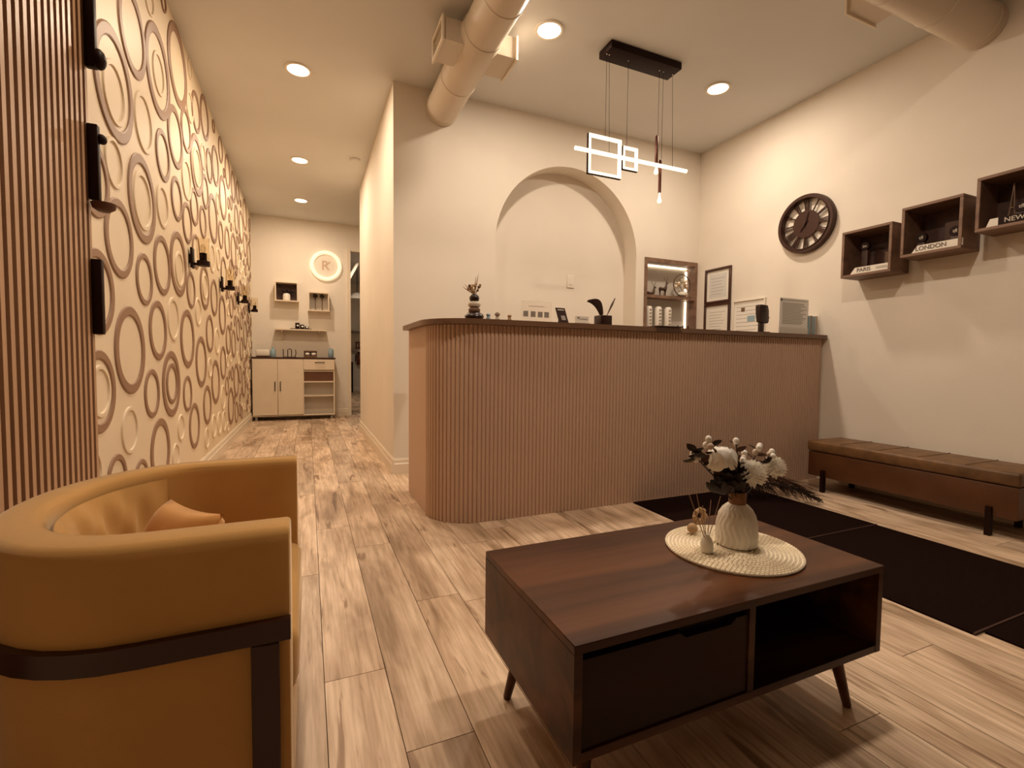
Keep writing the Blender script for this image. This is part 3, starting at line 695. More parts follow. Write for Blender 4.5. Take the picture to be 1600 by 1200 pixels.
for ang, l, name in ((.25, .095, 'minute_hand'), (3.8, .075, 'hour_hand')):
    b = MB(); a = PI/2-ang; d = Vector((math.cos(a), math.sin(a)))
    for (vs) in [1]:
        n = Vector((-d.y, d.x)); vv = [mw @ Vector((q.x, q.y, zz)) for zz in (.026, .028) for q in (d*-.03-n*.005, d*-.03+n*.005, d*l*.7+n*.006, d*l, d*l*.7-n*.006)]
        b.add(vv, [(0, 1, 2, 3, 4), (9, 8, 7, 6, 5)]+[(i, (i+1) % 5, 5+(i+1) % 5, 5+i) for i in range(5)])
    b.build(name, M_black, t)

def box_shelf(y0, y1, z0, z1, label, dep=.135, th=.014):
    t = thing('box_shelf', label, 'wall shelf', (XR, (y0+y1)/2, z0), 'wooden box shelves on the right wall'); X0 = XR-dep
    for (nm, a, b_, c, d) in (('bottom_board', y0, y1, z0, z0+th), ('top_board', y0, y1, z1-th, z1), ('side_board', y0, y0+th, z0+th, z1-th), ('side_board', y1-th, y1, z0+th, z1-th)):
        MB().box(X0, XR-.001, a, b_, c, d).build(nm, M_boxwood, t, bevel=.002, seg=1)
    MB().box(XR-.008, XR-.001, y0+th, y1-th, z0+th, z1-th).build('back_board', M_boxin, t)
    return X0
def city_sign(y0, y1, z0, X0, txt, label, dark=False):
    t = thing('city_sign', label, 'sign', (X0+.02, (y0+y1)/2, z0), 'city name signs in the box shelves'); mm = M_black if dark else M_white; h = .042
    MB().prism([(y0, z0), (y1, z0), (y1-.0, z0+.0), (y1-.03 if not dark else y1, z0+h), (y0, z0+h)], X0+.004, X0+.016, 0).build('plate', mm, t)
    if dark: MB().prism([(y1, z0), (y1+.05, z0), (y1+.035, z0+h), (y1, z0+h)], X0+.004, X0+.016, 0).build('end_block', M_white, t)
    wd = (.105, .13, .17)[('PARIS', 'LONDON', 'NEW YORK').index(txt)]
    yc = y1-.035-wd/2
    o = text_mesh(txt, .036, 'lettering', M_stonew if dark else M_ink, t, frame_axes((X0+.0032, yc, z0+h/2), (0, -1, 0), (0, 0, 1)))
    ws = max(v.co.y for v in o.data.vertices)-min(v.co.y for v in o.data.vertices)
    return t
BD = .205; XB = XR-BD
def shelf_at(pl, pr_, pt, pbm, label):       # front rectangle from its pixel corners on the shelf front plane
    tl = at(pl, pt, 0, XB); y0 = at(pr_, pt, 0, XB).y; z0 = at(pl, pbm, 0, XB).z
    box_shelf(y0, tl.y, z0, tl.z, label, BD, .018); return y0, tl.y, z0, tl.z
def yat(px, py, x=XB+.003): return at(px, py, 0, x).y
P1 = shelf_at(1316, 1394, 364, 435, 'lowest wooden box shelf, next to the clock')
zf = P1[2]+.0185; t = city_sign(yat(1391, 425), yat(1328, 430), zf, XB, 'PARIS', 'white sign reading PARIS in the lowest box shelf')
ya, yb = yat(1388, 425), yat(1368, 425); MB().box(XB+.003, XB+.004, ya, yb, zf+.014, zf+.018).box(XB+.003, XB+.004, ya+.01, yb, zf+.023, zf+.027).build('small_print', M_grey, t)
P2 = shelf_at(1409.5, 1505, 326, 403, 'middle wooden box shelf on the right wall')
zg = P2[2]+.0185; city_sign(yat(1503, 385), yat(1424, 392), zg, XB, 'LONDON', 'white sign reading LONDON in the middle box shelf')
P3 = shelf_at(1527, 1640, 279, 363, 'highest wooden box shelf at the right edge')
zh = P3[2]+.0185; city_sign(P3[0]+.03, yat(1559, 350), zh, XB, 'NEW YORK', 'black sign reading NEW YORK in the highest box shelf', True)
def tin(px, py, zfl, label, txt, X):
    c = at(px, py, 0, X); r = .030; t = thing('round_tin', label, 'tin', (X, c.y, c.z-r), 'round dark tins in the box shelves')
    MB().lathe([(r-.002, -.012), (r, -.009), (r, .009), (r-.002, .012)], c, 24, ax=0).build('tin_body', M_black, t, smooth=True)
    text_mesh(txt, .028, 'lettering', M_stonew, t, frame_axes((X-.0125, c.y, c.z), (0, -1, 0), (0, 0, 1)), .0005)
    if c.z-r-zfl > .004: MB().box(X-.012, X+.02, c.y-.02, c.y+.02, zfl, c.z-r).build('pedestal', M_boxin, t, bevel=.002)
tin(1353, 385, zf, 'dark round tin in the lowest box shelf', 'im', XB+.10)
tin(1441, 372, zg, 'dark round tin left in the middle box shelf', 'tfl', XB+.07)
tin(1494, 361, zg, 'dark round tin right in the middle box shelf', 'tfl', XB+.07)
tin(1598, 322, zh, 'dark round tin in the highest box shelf', 'tfl', XB+.06)
tw = at(1582, 340, 0, XB+.10); t = thing('model_tower', 'slim brown lattice tower figurine in the highest box shelf', 'figurine', (tw.x, tw.y, zh)); zt2 = at(1582, 287, 0, XB+.10).z-zh
for sy in (-1, 1):
    for sx in (-1, 1): MB().tube([(tw.x+sx*.02, tw.y+sy*.026, zh), (tw.x+sx*.009, tw.y+sy*.011, zh+zt2*.33), (tw.x+sx*.003, tw.y+sy*.004, zh+zt2*.75), (tw.x, tw.y, zh+zt2)], .003, 6).build('leg', M_stoneb, t)
for f, q in ((.22, .02), (.42, .012)): MB().box(tw.x-q*.8, tw.x+q*.8, tw.y-q, tw.y+q, zh+zt2*f, zh+zt2*f+.006).build('platform', M_stoneb, t)
t = thing('picture_card', 'brown picture card standing in the lowest box shelf', 'picture', (XR-.03, P1[0]+.07, zf)); MB().box(XR-.035, XR-.03, P1[0]+.025, P1[0]+.13, zf, zf+.15).build('card', M_stoneb, t)
t = thing('picture_card', 'brown picture card standing in the middle box shelf', 'picture', (XR-.03, P2[0]+.09, zg)); MB().box(XR-.035, XR-.03, P2[0]+.03, P2[0]+.16, zg, zg+.19).build('card', M_leaf2, t)

def lines(b, y0, y1, z0, z1, x, n, rg):
    for i in range(n):
        z = z1-(z1-z0)*(i+.5)/n; e = y0+(y1-y0)*rg.uniform(0, .25); b.add([(x, e, z-.0018), (x, y1, z-.0018), (x, y1, z+.0018), (x, e, z+.0018)], [(0, 1, 2, 3)])
    return b
def wall_frame(y0, y1, z0, z1, wd, mf, label, sheet, inset, nl, dark=True):
    t = thing('framed_certificate', label, 'certificate', (XR, (y0+y1)/2, z0), 'framed certificates on the right wall')
    for (a, b_, c, d) in ((y0, y1, z0, z0+wd), (y0, y1, z1-wd, z1), (y0, y0+wd, z0+wd, z1-wd), (y1-wd, y1, z0+wd, z1-wd)): MB().box(XR-.022, XR-.001, a, b_, c, d).build('frame_bar', mf, t, bevel=.002, seg=1)
    MB().box(XR-.008, XR-.001, y0+wd, y1-wd, z0+wd, z1-wd).build('mount', M_paper, t)
    s = MB().box(XR-.009, XR-.0079, y0+wd+inset, y1-wd-inset, z0+wd+inset, z1-wd-inset).build('sheet', sheet, t)
    lines(MB(), y0+wd+inset+.02, y1-wd-inset-.02, z0+wd+inset+.02, z1-wd-inset-.03, XR-.0094, nl, random.Random(int(y0*100))).build('printed_lines', M_grey, s)
    return t
wall_frame(3.365, 3.685, 1.497, 1.838, .022, M_darkwood, 'dark framed certificate, upper of two beside the corner', M_greypaper, .032, 6)
t = wall_frame(3.365, 3.685, 1.135, 1.493, .022, M_darkwood, 'dark framed certificate, lower of two beside the corner', M_paper, .02, 8)
t = wall_frame(2.985, 3.330, 1.16, 1.490, .012, M_white, 'white framed certificate behind the black terminal', M_paper, .004, 7)
MB().box(XR-.011, XR-.0095, 3.20, 3.24, 1.385, 1.42).build('seal', M_stoneb, t); MB().box(XR-.011, XR-.0095, 3.09, 3.17, 1.29, 1.34).build('stamp_box', M_blue, t)

# ------------------------------------------------------------------ things on the counter
CT = CH+.0305; IY = 2.53
def cpos(px, py=500, y=IY): p = at(px, py, 1, y); return Vector((p.x, y, CT))
# stacked-stone vase with dried flowers
p = cpos(741); t = thing('stone_vase', 'vase of stacked brown and pale stones on the counter end', 'vase', p)
for (z0, h, r, m) in ((0, .040, .054, M_stoned), (.038, .032, .034, M_stoneb), (.068, .034, .036, M_stonew), (.100, .040, .028, M_stoned)):
    MB().lathe([(r*.55, 0), (r*.9, h*.15), (r, h*.45), (r*.92, h*.75), (r*.6, h)], p+Vector((0, 0, z0)), 24).build('stone', m, t, smooth=True)
t = thing('dried_flowers', 'tuft of dried flowers in the stacked-stone vase', 'flowers', p+Vector((0, 0, .14)))
rg = random.Random(3)
for i in range(16):
    a = rg.uniform(0, 2*PI); e = Vector((math.cos(a)*rg.uniform(.015, .04), math.sin(a)*.03, rg.uniform(.02, .06))); b0 = p+Vector((0, 0, .135))
    MB().tube([b0, b0+e], .0012, 5).build('stalk', M_dried, t); MB().ball(b0+e, rg.uniform(.005, .010), 8, 6).build('head', M_leaf2 if i % 3 == 0 else M_dried, t, smooth=True)
for dx, h in ((.028, .115), (.012, .10), (-.06, .05), (-.07, .035)): MB().leaf(p+Vector((0, 0, .14)), (dx, 0, h), math.hypot(dx, h), .003, .1).build('blade', M_dried, t)
# little figurines
def figurine(px, label, m1, hat):
    p = cpos(px); t = thing('small_figurine', label, 'figurine', p, 'tiny figurines on the counter')
    MB().lathe([(.012, 0), (.013, .004), (.010, .018), (.007, .024)], p, 14).build('body', m1, t, smooth=True)
    MB().ball(p+Vector((0, 0, .031)), (.0125, .012, .010), 12, 8).build('head', m1, t, smooth=True)
    if hat: MB().lathe([(.017, .034), (.014, .042), (.003, .050)], p, 14).build('cap', M_stoneb, t, smooth=True)
figurine(763, 'tiny grey blue figurine right of the stacked-stone vase', M_blue, False)
figurine(777, 'tiny brown mushroom figurine on the counter', M_stonew, True)
figurine(796, 'tiny tan figurine left of the four-square sign', M_dried, False)
# acrylic sign with four dark squares
pa, pb = cpos(815), cpos(862); t = thing('acrylic_sign', 'clear white sign with four dark squares on the counter', 'sign', (pa+pb)/2)
MB().box(pa.x, pb.x, IY+.005, IY+.008, CT, CT+.125).build('sheet', mat('acrylic', (1, .98, .95), .12, trans=.95), t)
for k in range(4):
    q = at((822, 833.5, 844.5, 854.5)[k], (490, 490.8, 491.5, 492)[k], 1, IY); MB().box(q.x-.0155, q.x+.0155, IY+.003, IY+.0048, q.z-.0165, q.z+.0165).build('dark_square', M_grey, t)
MB().box(pa.x+.045, pb.x-.05, IY+.004, IY+.0048, CT+.094, CT+.098).build('heading', M_stonew, t)
MB().box(pa.x, pb.x, IY-.012, IY+.03, CT-.0002, CT+.003).build('foot', mat('acrylic', (1, .98, .95)), t)
# dark tilted sign
p = cpos(882); t = thing('counter_card', 'dark leaning counter card with a pale square', 'sign', p)
sh = Matrix(((1, 0, -.12, 0), (0, 1, .35, 0), (0, 0, 1, 0), (0, 0, 0, 1)))
def tilt(b): return b.xf(Matrix.Translation(p) @ sh)
tilt(MB().box(-.032, .032, 0, .006, 0, .100)).build('panel', M_stoned, t); tilt(MB().box(-.010, .018, -.0012, -.0002, .024, .052)).build('pale_square', M_grey, t); tilt(MB().box(-.022, .022, -.0012, -.0002, .084, .090)).build('heading', M_stonew, t)
tilt(MB().prism([(.0062, .06), (.0062, .066), (.07, .001), (.06, .0)], -.01, .01, 0)).build('prop', M_stoned, t)
# business cards
p = cpos(910); t = thing('card_holder', 'small clear holder of business cards on the counter', 'card holder', p)
MB().box(-.045+p.x, .047+p.x, IY-.012, IY+.028, CT, CT+.012).build('tray', M_stonew, t); cd = MB().box(p.x-.042, p.x+.044, IY, IY+.018, CT+.0122, CT+.052).build('cards', M_paper, t)
MB().box(p.x-.034, p.x-.022, IY-.001, IY-.0002, CT+.038, CT+.046).box(p.x-.02, p.x+.035, IY-.001, IY-.0002, CT+.033, CT+.036).build('print', M_ink, cd)
# pen cup with feathers
p = cpos(945); t = thing('pen_cup', 'dark square pot on the counter', 'pot', p)
MB().box(p.x-.043, p.x+.043, IY-.02, IY+.06, CT, CT+.066).build('cup', M_stoned, t, bevel=.006)
t = thing('black_feather', 'broad black curved feather standing in the dark pot', 'feather', p+Vector((-.01, .02, .056)))
q0 = p+Vector((-.008, .02, .0665)); q1 = at(918, 470, 1, IY+.02)
b = MB(); dv = q1-q0
for i in range(11):
    f = i/10; c = q0+dv*f+Vector((.018*math.sin(PI*f), 0, .030*math.sin(PI*f))); wd = .008+.021*math.sin(PI*min(1, f*.9+.12)); n = Vector((-dv.z, 0, dv.x)).normalized(); b.v += [c-n*wd, c+Vector((0, -.004, 0)), c+n*wd, c+Vector((0, .004, 0))]
for i in range(10):
    for k in range(4): a = i*4+k; c = i*4+(k+1) % 4; b.f.append([a, c, c+4, a+4])
b.f += [[0, 1, 2, 3], [43, 42, 41, 40]]
b.build('vane', M_stoned, t, smooth=True)
t = thing('feather_pen', 'thin dark feather pen standing in the dark pot', 'pen', p+Vector((.03, .02, .056)))
q1 = at(961, 466, 1, IY+.02); q0 = p+Vector((.028, .02, .0665)); MB().tube([q0, q0*.4+q1*.6, q1], [.002, .0075, .003], 8).build('shaft', M_leaf2, t, smooth=True)
# flat dark clipboard overhanging the edge, small bottles
pa = cpos(1008); pb = cpos(1047); t = thing('flat_tray', 'thin dark flat tray at the counter edge below the lit niche', 'tray', ((pa.x+pb.x)/2, 2.50, CT))
MB().box(pa.x, pb.x, 2.405, 2.56, CT+.0002, CT+.008).build('plate', M_stoned, t, bevel=.002, seg=1)
for i, (px_, lab) in enumerate(((1059, 'left tiny dark bottle on the counter below the niche'), (1067, 'middle tiny pale bottle on the counter below the niche'), (1075, 'right tiny dark bottle on the counter below the niche'))):
    p = cpos(px_, 505); t = thing('tiny_bottle', lab, 'bottle', p, 'tiny bottles on the counter'); MB().lathe([(.006, 0), (.007, .002), (.007, .014), (.003, .018)], p, 12).build('glass', M_stoned if i != 1 else M_stonew, t, smooth=True); MB().lathe([(.0045, .0182), (.0045, .026)], p, 10).build('cap', M_black, t)
# payment terminal on a stand
p = cpos(1190); t = thing('card_terminal', 'black payment terminal on a stand on the counter', 'terminal', p)
MB().box(p.x-.045, p.x+.045, IY-.04, IY+.05, CT, CT+.010).build('base', M_stoned, t, bevel=.003)
MB().box(p.x-.022, p.x+.020, IY-.008, IY+.014, CT+.010, CT+.10).build('neck', M_stoned, t, bevel=.004)
hd = MB().prism([(p.x-.046, CT+.20), (p.x-.043, CT+.135), (p.x-.030, CT+.080), (p.x+.040, CT+.072), (p.x+.052, CT+.085), (p.x+.050, CT+.17), (p.x+.036, CT+.208), (p.x-.04, CT+.210)], IY-.022, IY+.02, 1).build('head', M_stoned, t, bevel=.005)
MB().prism([(p.x+.050, CT+.088), (p.x+.064, CT+.118), (p.x+.060, CT+.122), (p.x+.048, CT+.10)], IY-.015, IY+.012, 1).build('side_hook', M_stoned, hd)
# paper notice in a clear holder
pa, pb = cpos(1217, 515, 2.52), cpos(1262, 515, 2.52); t = thing('paper_notice', 'grey printed notice in a clear stand on the counter', 'notice', (pa+pb)/2)
s = MB().box(pa.x, pb.x, 2.52, 2.524, CT+.055, CT+.275).build('sheet', mat('notice_paper', (.88, .87, .83), .7), t); b = MB(); rg = random.Random(9)
for i in range(15): z = CT+.235-i*.011; b.box(pa.x+.03, pb.x-.02-rg.uniform(0, .08), 2.5185, 2.5195, z, z+.0035)
b.build('printed_lines', M_grey, s); MB().box(pa.x+.008, pa.x+.028, 2.5185, 2.5195, CT+.252, CT+.268).build('logo', M_ink, s); MB().box(pa.x+.035, pb.x-.015, 2.5185, 2.5195, CT+.258, CT+.262).build('heading', M_grey, s)
MB().box(pa.x, pb.x, 2.519, 2.525, CT, CT+.055).build('lower_band', M_paper, t); MB().box(pa.x, pb.x, 2.48, 2.56, CT-.0001, CT+.004).build('foot', M_glass, t)
# leaflets
pa, pb = cpos(1260), cpos(1280); t = thing('leaflet_box', 'pale blue stack of leaflets beside the notice', 'leaflets', (pa+pb)/2)
for i in range(5): x0 = pa.x+(pb.x-pa.x)*i/5; MB().box(x0, x0+(pb.x-pa.x)/5-.001, IY-.01, IY+.06, CT, CT+.150+.004*(i % 2)).build('leaflet', (M_blue, M_grey, M_blue, M_stonew, M_grey)[i], t)

# ------------------------------------------------------------------ wall switch in the arch, lit shelf niche
p = at(891, 440, 1, YB+ADP); t = thing('wall_switch', 'white wall switch inside the arched niche', 'switch', p)
pl = MB().box(p.x-.037, p.x+.037, YB+ADP-.008, YB+ADP-.0005, p.z-.06, p.z+.06).build('plate', M_white, t, bevel=.002, seg=1); MB().box(p.x-.016, p.x+.016, YB+ADP-.012, YB+ADP-.008, p.z-.032, p.z+.032).build('rocker', M_white, pl)
t = thing('niche_shelf', 'wood lined wall niche with lit shelf in the back corner', 'shelf', ((nx0+nx1)/2, YB+.06, .8))
for (nm, a, b_, c, d) in (('side_board', nx0+.001, nx0+.030, .8, nz1-.001), ('side_board', nx1-.030, nx1-.001, .8, nz1-.001), ('top_board', nx0+.030, nx1-.030, nz1-.042, nz1-.001), ('shelf_board', nx0+.030, nx1-.030, 1.548, 1.575), ('bottom_board', nx0+.030, nx1-.030, .8, .83)):
    MB().box(a, b_, YB-.012, YB+ND-.002, c, d).build(nm, M_boxwood, t)
MB().box(nx0+.03, nx1-.03, YB+ND-.010, YB+ND-.002, .83, nz1-.042).build('back_panel', M_niche, t)
MB().box(nx0+.03, nx1-.036, YB+ND-.024, YB+ND-.011, nz1-.052, nz1-.0425).build('led_strip', mat('niche_led', (1, .9, .7), .5, emit=(1.0, .82, .58), estr=6.0), t)
MB().box(nx1-.040, nx1-.0305, YB+ND-.022, YB+ND-.011, .84, 1.545).build('led_strip', mat('niche_led', (1, .9, .7), .5, emit=(1.0, .82, .58), estr=6.0), t)
MB().box(nx1-.040, nx1-.0305, YB+ND-.022, YB+ND-.011, 1.58, 1.86).build('led_strip', mat('niche_led', (1, .9, .7), .5, emit=(1.0, .82, .58), estr=6.0), t)
NYc = YB+.045; NZ = 1.5755
def npos(px, y=NYc): p = at(px, 460, 1, y); return Vector((p.x, y, NZ))
def deer(px, lying, label):
    p = npos(px); t = thing('deer_figurine', label, 'figurine', p, 'deer figurines in the niche'); zb = .018 if lying else .072
    b = MB().tube([p+Vector((-.05, 0, zb+.002)), p+Vector((-.042, 0, zb+.004)), p+Vector((-.01, 0, zb)), p+Vector((.022, 0, zb+.002)), p+Vector((.032, 0, zb+.012)), p+Vector((.040, 0, zb+.05)), p+Vector((.043, 0, zb+.068)), p+Vector((.066, 0, zb+.060))], [.008, .017, .015, .018, .015, .009, .010, .004], 12)
    b.build('body', M_figure, t, smooth=True)
    if not lying:
        for x in (-.040, -.032, .020, .028): MB().tube([p+Vector((x, .008 if x in (-.040, .020) else -.008, zb)), p+Vector((x+(-.006 if x < 0 else .002), 0, zb*.5)), p+Vector((x+.002, 0, 0))], [.009, .004, .0032], 8).build('leg', M_figure, t, smooth=True)
    h = p+Vector((.042, 0, zb+.076))
    for s in (-1, 1):
        MB().tube([h, h+Vector((s*.022-.01, s*.004, .025)), h+Vector((s*.026-.012, s*.004, .055))], [.002, .0017, .001], 6).build('antler', M_figure, t)
        MB().tube([h+Vector((s*.02-.01, s*.004, .022)), h+Vector((s*.036-.006, s*.004, .038))], [.0016, .001], 6).build('antler', M_figure, t)
deer(1017, True, 'dark lying deer figurine on the lit shelf'); deer(1036, False, 'dark standing deer figurine on the lit shelf')
p = npos(1065, YB+.03); t = thing('flower_ring', 'dark hoop ornament with pale flowers on the lit shelf', 'ornament', p)
MB().box(p.x-.075, p.x+.105, YB+.0, YB+.06, NZ, NZ+.009).build('base', M_figure, t); c = p+Vector((0, 0, .125))
MB().torus(c, .108, .005, 1, 40, 8).build('hoop', M_figure, t, smooth=True); rg = random.Random(4)
MB().lathe([(.032, .0095), (.050, .025), (.048, .045), (.03, .058)], p+Vector((.015, 0, 0)), 20).build('bowl', M_white, t, smooth=True)
for i in range(14):
    a = rg.uniform(-.6, 3.6); r = rg.uniform(.03, .085); MB().ball(c+Vector((r*math.cos(a), rg.uniform(-.01, .01), r*math.sin(a))), rg.uniform(.011, .019), 8, 6).build('blossom', (M_dried, M_stonew, M_straw)[i % 3], t, smooth=True)
MB().tube([p+Vector((.01, 0, .06)), c+Vector((-.03, 0, .0)), c+Vector((.02, 0, .05))], .003, 6).build('twig', M_figure, t)
t = thing('niche_cabinet_top', 'pale ledge inside the niche below the shelf', 'ledge', (3.37, YB+.06, .835)); MB().box(nx0+.031, nx1-.042, YB+.0, YB+ND-.025, .8305, 1.20).build('ledge', M_niche, t)
for px_, lab in ((1014, 'left white dotted bottle in the lit niche'), (1029, 'middle white dotted bottle in the lit niche'), (1044, 'right white dotted bottle in the lit niche')):
    p = npos(px_); p.z = 1.2005; t = thing('tall_bottle', lab, 'bottle', p, 'white bottles in the niche')
    MB().lathe([(.034, 0), (.036, .004), (.036, .245), (.030, .262), (.02, .268)], p, 20).build('cylinder', M_white, t, smooth=True)
    lb = MB()
    for k in range(6): lb.box(p.x-.016, p.x+.010, p.y-.0372, p.y-.0362, p.z+.05+k*.034, p.z+.066+k*.034)
    lb.build('label_marks', M_grey, t)

# ------------------------------------------------------------------ hallway: wall sconces
def sconce(y, label):
    z = 1.60; t = thing('wall_sconce', label, 'wall lamp', (XL, y, z), 'black wall sconces along the ring wall'); xa = XL+.085
    MB().box(XL+.012, XL+.026, y-.035, y+.035, z-.065, z+.075).build('back_plate', M_black, t, bevel=.003); MB().box(XL+.0005, XL+.012, y-.02, y+.02, z-.03, z+.03).build('mount', M_black, t)
    MB().box(XL+.026, xa, y-.010, y+.010, z-.042, z-.026).build('arm', M_black, t)
    MB().lathe([(.040, -.045), (.040, -.012), (.038, -.010)], (xa, y, z), 28).build('dish', M_black, t, smooth=True)
    MB().lathe([(.022, -.0098), (.022, .045)], (xa, y, z), 24).build('socket', M_black, t, smooth=True)
    MB().lathe([(.032, -.0095), (.038, .02), (.038, .150), (.0365, .150), (.0365, .02), (.031, -.008)], (xa, y, z), 28).build('glass_shade', M_glass, t, smooth=True)
    MB().lathe([(.008, .0455), (.016, .065), (.018, .085), (.010, .104), (.002, .108)], (xa, y, z), 16).build('bulb', mat('bulb_clear', (.95, .88, .75), .1, trans=.85), t, smooth=True)
for y, lab in ((4.0, 'nearest of four black wall sconces on the ring wall'), (5.27, 'second black wall sconce from the viewer on the ring wall'), (6.42, 'third black wall sconce from the viewer on the ring wall'), (7.55, 'farthest black wall sconce, next to the far wall')): sconce(y, lab)

# ------------------------------------------------------------------ hallway end: cabinet and wall things
KX0, KX1, KY0, KY1 = -.735, .375, 7.70, YF-.02
t = thing('sideboard', 'white sideboard with dark top at the end of the hallway', 'cabinet', ((KX0+KX1)/2, (KY0+KY1)/2, 0))
MB().box(KX0-.01, KX1+.012, KY0-.015, KY1, .905, .930).build('worktop', M_darkwood, t)
xm = -.095+.02; x2 = -.06
for (x0, x1) in ((KX0, KX0+.018), (KX1-.018, KX1), (-.072, -.054)): MB().box(x0, x1, KY0+.003, KY1, .075, .905).build('side_panel', M_cab, t)
MB().box(KX0, KX1, KY0, KY1, .062, .0745).build('bottom_panel', M_cab, t); MB().box(KX0+.018, -.072, KY1-.012, KY1-.001, .0755, .904).box(-.0535, KX1-.0185, KY0+.16, KY0+.168, .0755, .904).build('back_panel', M_cabin, t)
xs = (KX0+.003, -.405, -.064)
for k in range(2):
    dr = MB().box(xs[k]+.002, xs[k+1]-.002, KY0-.016, KY0+.002, .082, .900).build('door', M_cab, t, bevel=.002, seg=1)
    hx = xs[1]-.035 if k == 0 else xs[1]+.035
    MB().tube([(hx, KY0-.017, .44), (hx, KY0-.036, .445), (hx, KY0-.036, .565), (hx, KY0-.017, .57)], .006, 8).build('handle', M_black, dr)
dr = MB().box(-.058, KX1-.003, KY0-.016, KY0+.002, .745, .900).build('drawer', M_cab, t, bevel=.002, seg=1)
MB().tube([(.10, KY0-.017, .855), (.105, KY0-.036, .855), (.225, KY0-.036, .855), (.23, KY0-.017, .855)], .006, 8).build('handle', M_black, dr)
for z in (.355, .565, .727): MB().box(-.0535, KX1-.0185, KY0+.004, KY0+.1595, z-.009, z+.009).build('shelf', M_cab, t)
MB().box(-.0525, KX1-.0195, KY0+.02, KY0+.03, .5745, .7175).build('basket_front', mat('basket_brown', (.14, .06, .03), .7), t)
for x in (KX0+.03, KX1-.06):
    for y in (KY0+.02, KY1-.05): MB().box(x, x+.03, y, y+.03, 0, .0615).build('foot', M_grey, t)
KT = .9305; KYI = 7.80
def kpos(px): p = at(px, 550, 1, KYI); return Vector((p.x, KYI, KT))
p = kpos(411); t = thing('tissue_box', 'white rounded box at the left end of the sideboard', 'box', p)
MB().box(p.x-.09, p.x+.09, KYI-.05, KYI+.05, KT, KT+.012).build('tray', M_darkwood, t); MB().box(p.x-.09, p.x+.09, KYI-.05, KYI+.05, KT+.0125, KT+.105).build('case', M_white, t, bevel=.015)
p = kpos(426.5); t = thing('spray_bottle', 'blue bottle beside the white box on the sideboard', 'bottle', p); MB().lathe([(.034, 0), (.036, .005), (.036, .09), (.022, .115), (.012, .12)], p, 20).build('body', M_blue, t, smooth=True); MB().lathe([(.014, .1205), (.014, .14), (.006, .15)], p, 14).build('cap', M_blue, t, smooth=True)
p = kpos(452); t = thing('wire_rack', 'black wire rack standing on the sideboard', 'rack', p)
MB().box(p.x-.085, p.x+.09, KYI-.03, KYI+.03, KT, KT+.006).build('base', M_black, t)
for pts in ([(-.08, .0), (-.08, .115)], [(-.02, 0), (-.02, .105), (-.005, .118), (.015, .118), (.03, .105), (.03, 0)], [(.075, 0), (.09, .05), (.085, .112)]): MB().tube([p+Vector((a, 0, z+.004)) for a, z in pts], .0055, 8).build('rod', M_black, t)
p = kpos(485); t = thing('pod_box', 'tan open box with two white cups on the sideboard', 'box', p); b = MB().box(p.x-.09, p.x+.09, KYI-.04, KYI+.04, KT, KT+.03).box(p.x-.09, p.x+.09, KYI+.02, KYI+.04, KT+.03, KT+.085).box(p.x-.09, p.x+.09, KYI-.04, KYI+.04, KT+.085, KT+.10).build('case', M_stoneb, t)
for i, dx in enumerate((-.04, .045)):
    c = thing('small_cup', ('left', 'right')[i]+' white cup inside the tan box on the sideboard', 'cup', p+Vector((dx, -.01, .03)), 'white cups in the tan box'); MB().lathe([(.02, .0305), (.034, .045), (.034, .062), (.03, .07)], p+Vector((dx, -.005, 0)), 16).build('cup_body', M_petal, c, smooth=True)
p = kpos(517); t = thing('blue_jar', 'rounded blue jar at the right end of the sideboard', 'jar', p); MB().lathe([(.034, 0), (.040, .008), (.041, .10), (.036, .125), (.02, .132)], p, 20).build('body', M_blue, t, smooth=True); MB().lathe([(.022, .1325), (.022, .140), (.004, .143)], p, 16).build('lid', M_blue, t, smooth=True)
# floating shelf with tray and candle holders
SZ = 1.335; SY = YF-.20; t = thing('floating_shelf', 'white wall shelf on two brackets above the sideboard', 'shelf', (-.09, SY, SZ))
MB().box(-.45, .27, SY, YF-.001, SZ, SZ+.020).build('board', M_cab, t)
for x in (-.36, .16): MB().prism([(YF-.001, SZ-.14), (YF-.001, SZ-.0005), (SY+.03, SZ-.0005), (SY+.03, SZ-.02), (YF-.03, SZ-.035), (YF-.025, SZ-.14)], x, x+.022, 0).build('bracket', M_cab, t)
t = thing('black_tray', 'black tray on the white wall shelf', 'tray', (-.08, SY+.08, SZ+.0205)); MB().box(-.24, .06, SY+.03, SY+.14, SZ+.0205, SZ+.032).build('plate', M_black, t, bevel=.003)
for i, (x, h, lab) in enumerate(((-.14, .085, 'tallest black candle holder on the tray'), (-.075, .06, 'middle black candle holder on the tray'), (-.01, .035, 'lowest black candle holder on the tray'))):
    c = thing('candle_holder', lab, 'candle holder', (x, SY+.085, SZ+.0325), 'candle holders on the tray'); MB().box(x-.03, x+.03, SY+.055, SY+.115, SZ+.0325, SZ+.0325+h).build('block', M_black, c, bevel=.003); MB().ball((x+.005, SY+.052, SZ+.0325+h*.5), (.016, .006, .014), 12, 8).build('candle', M_petal, c, smooth=True)
def cube_shelf(x0, x1, z0, z1, label, inner):
    t = thing('cube_shelf', label, 'wall shelf', ((x0+x1)/2, YF-.1, z0), 'white cube shelves over the sideboard'); y0 = YF-.17; h = .016
    for (nm, a, b_, c, d) in (('bottom_board', x0-.008, x1+.008, z0, z0+h), ('top_board', x0, x1, z1-h, z1), ('side_board', x0, x0+h, z0+h, z1-h), ('side_board', x1-h, x1, z0+h, z1-h)): MB().box(a, b_, y0, YF-.001, c, d).build(nm, M_cab, t)
    MB().box(x0+h, x1-h, YF-.009, YF-.001, z0+h, z1-h).build('back_board', inner, t)
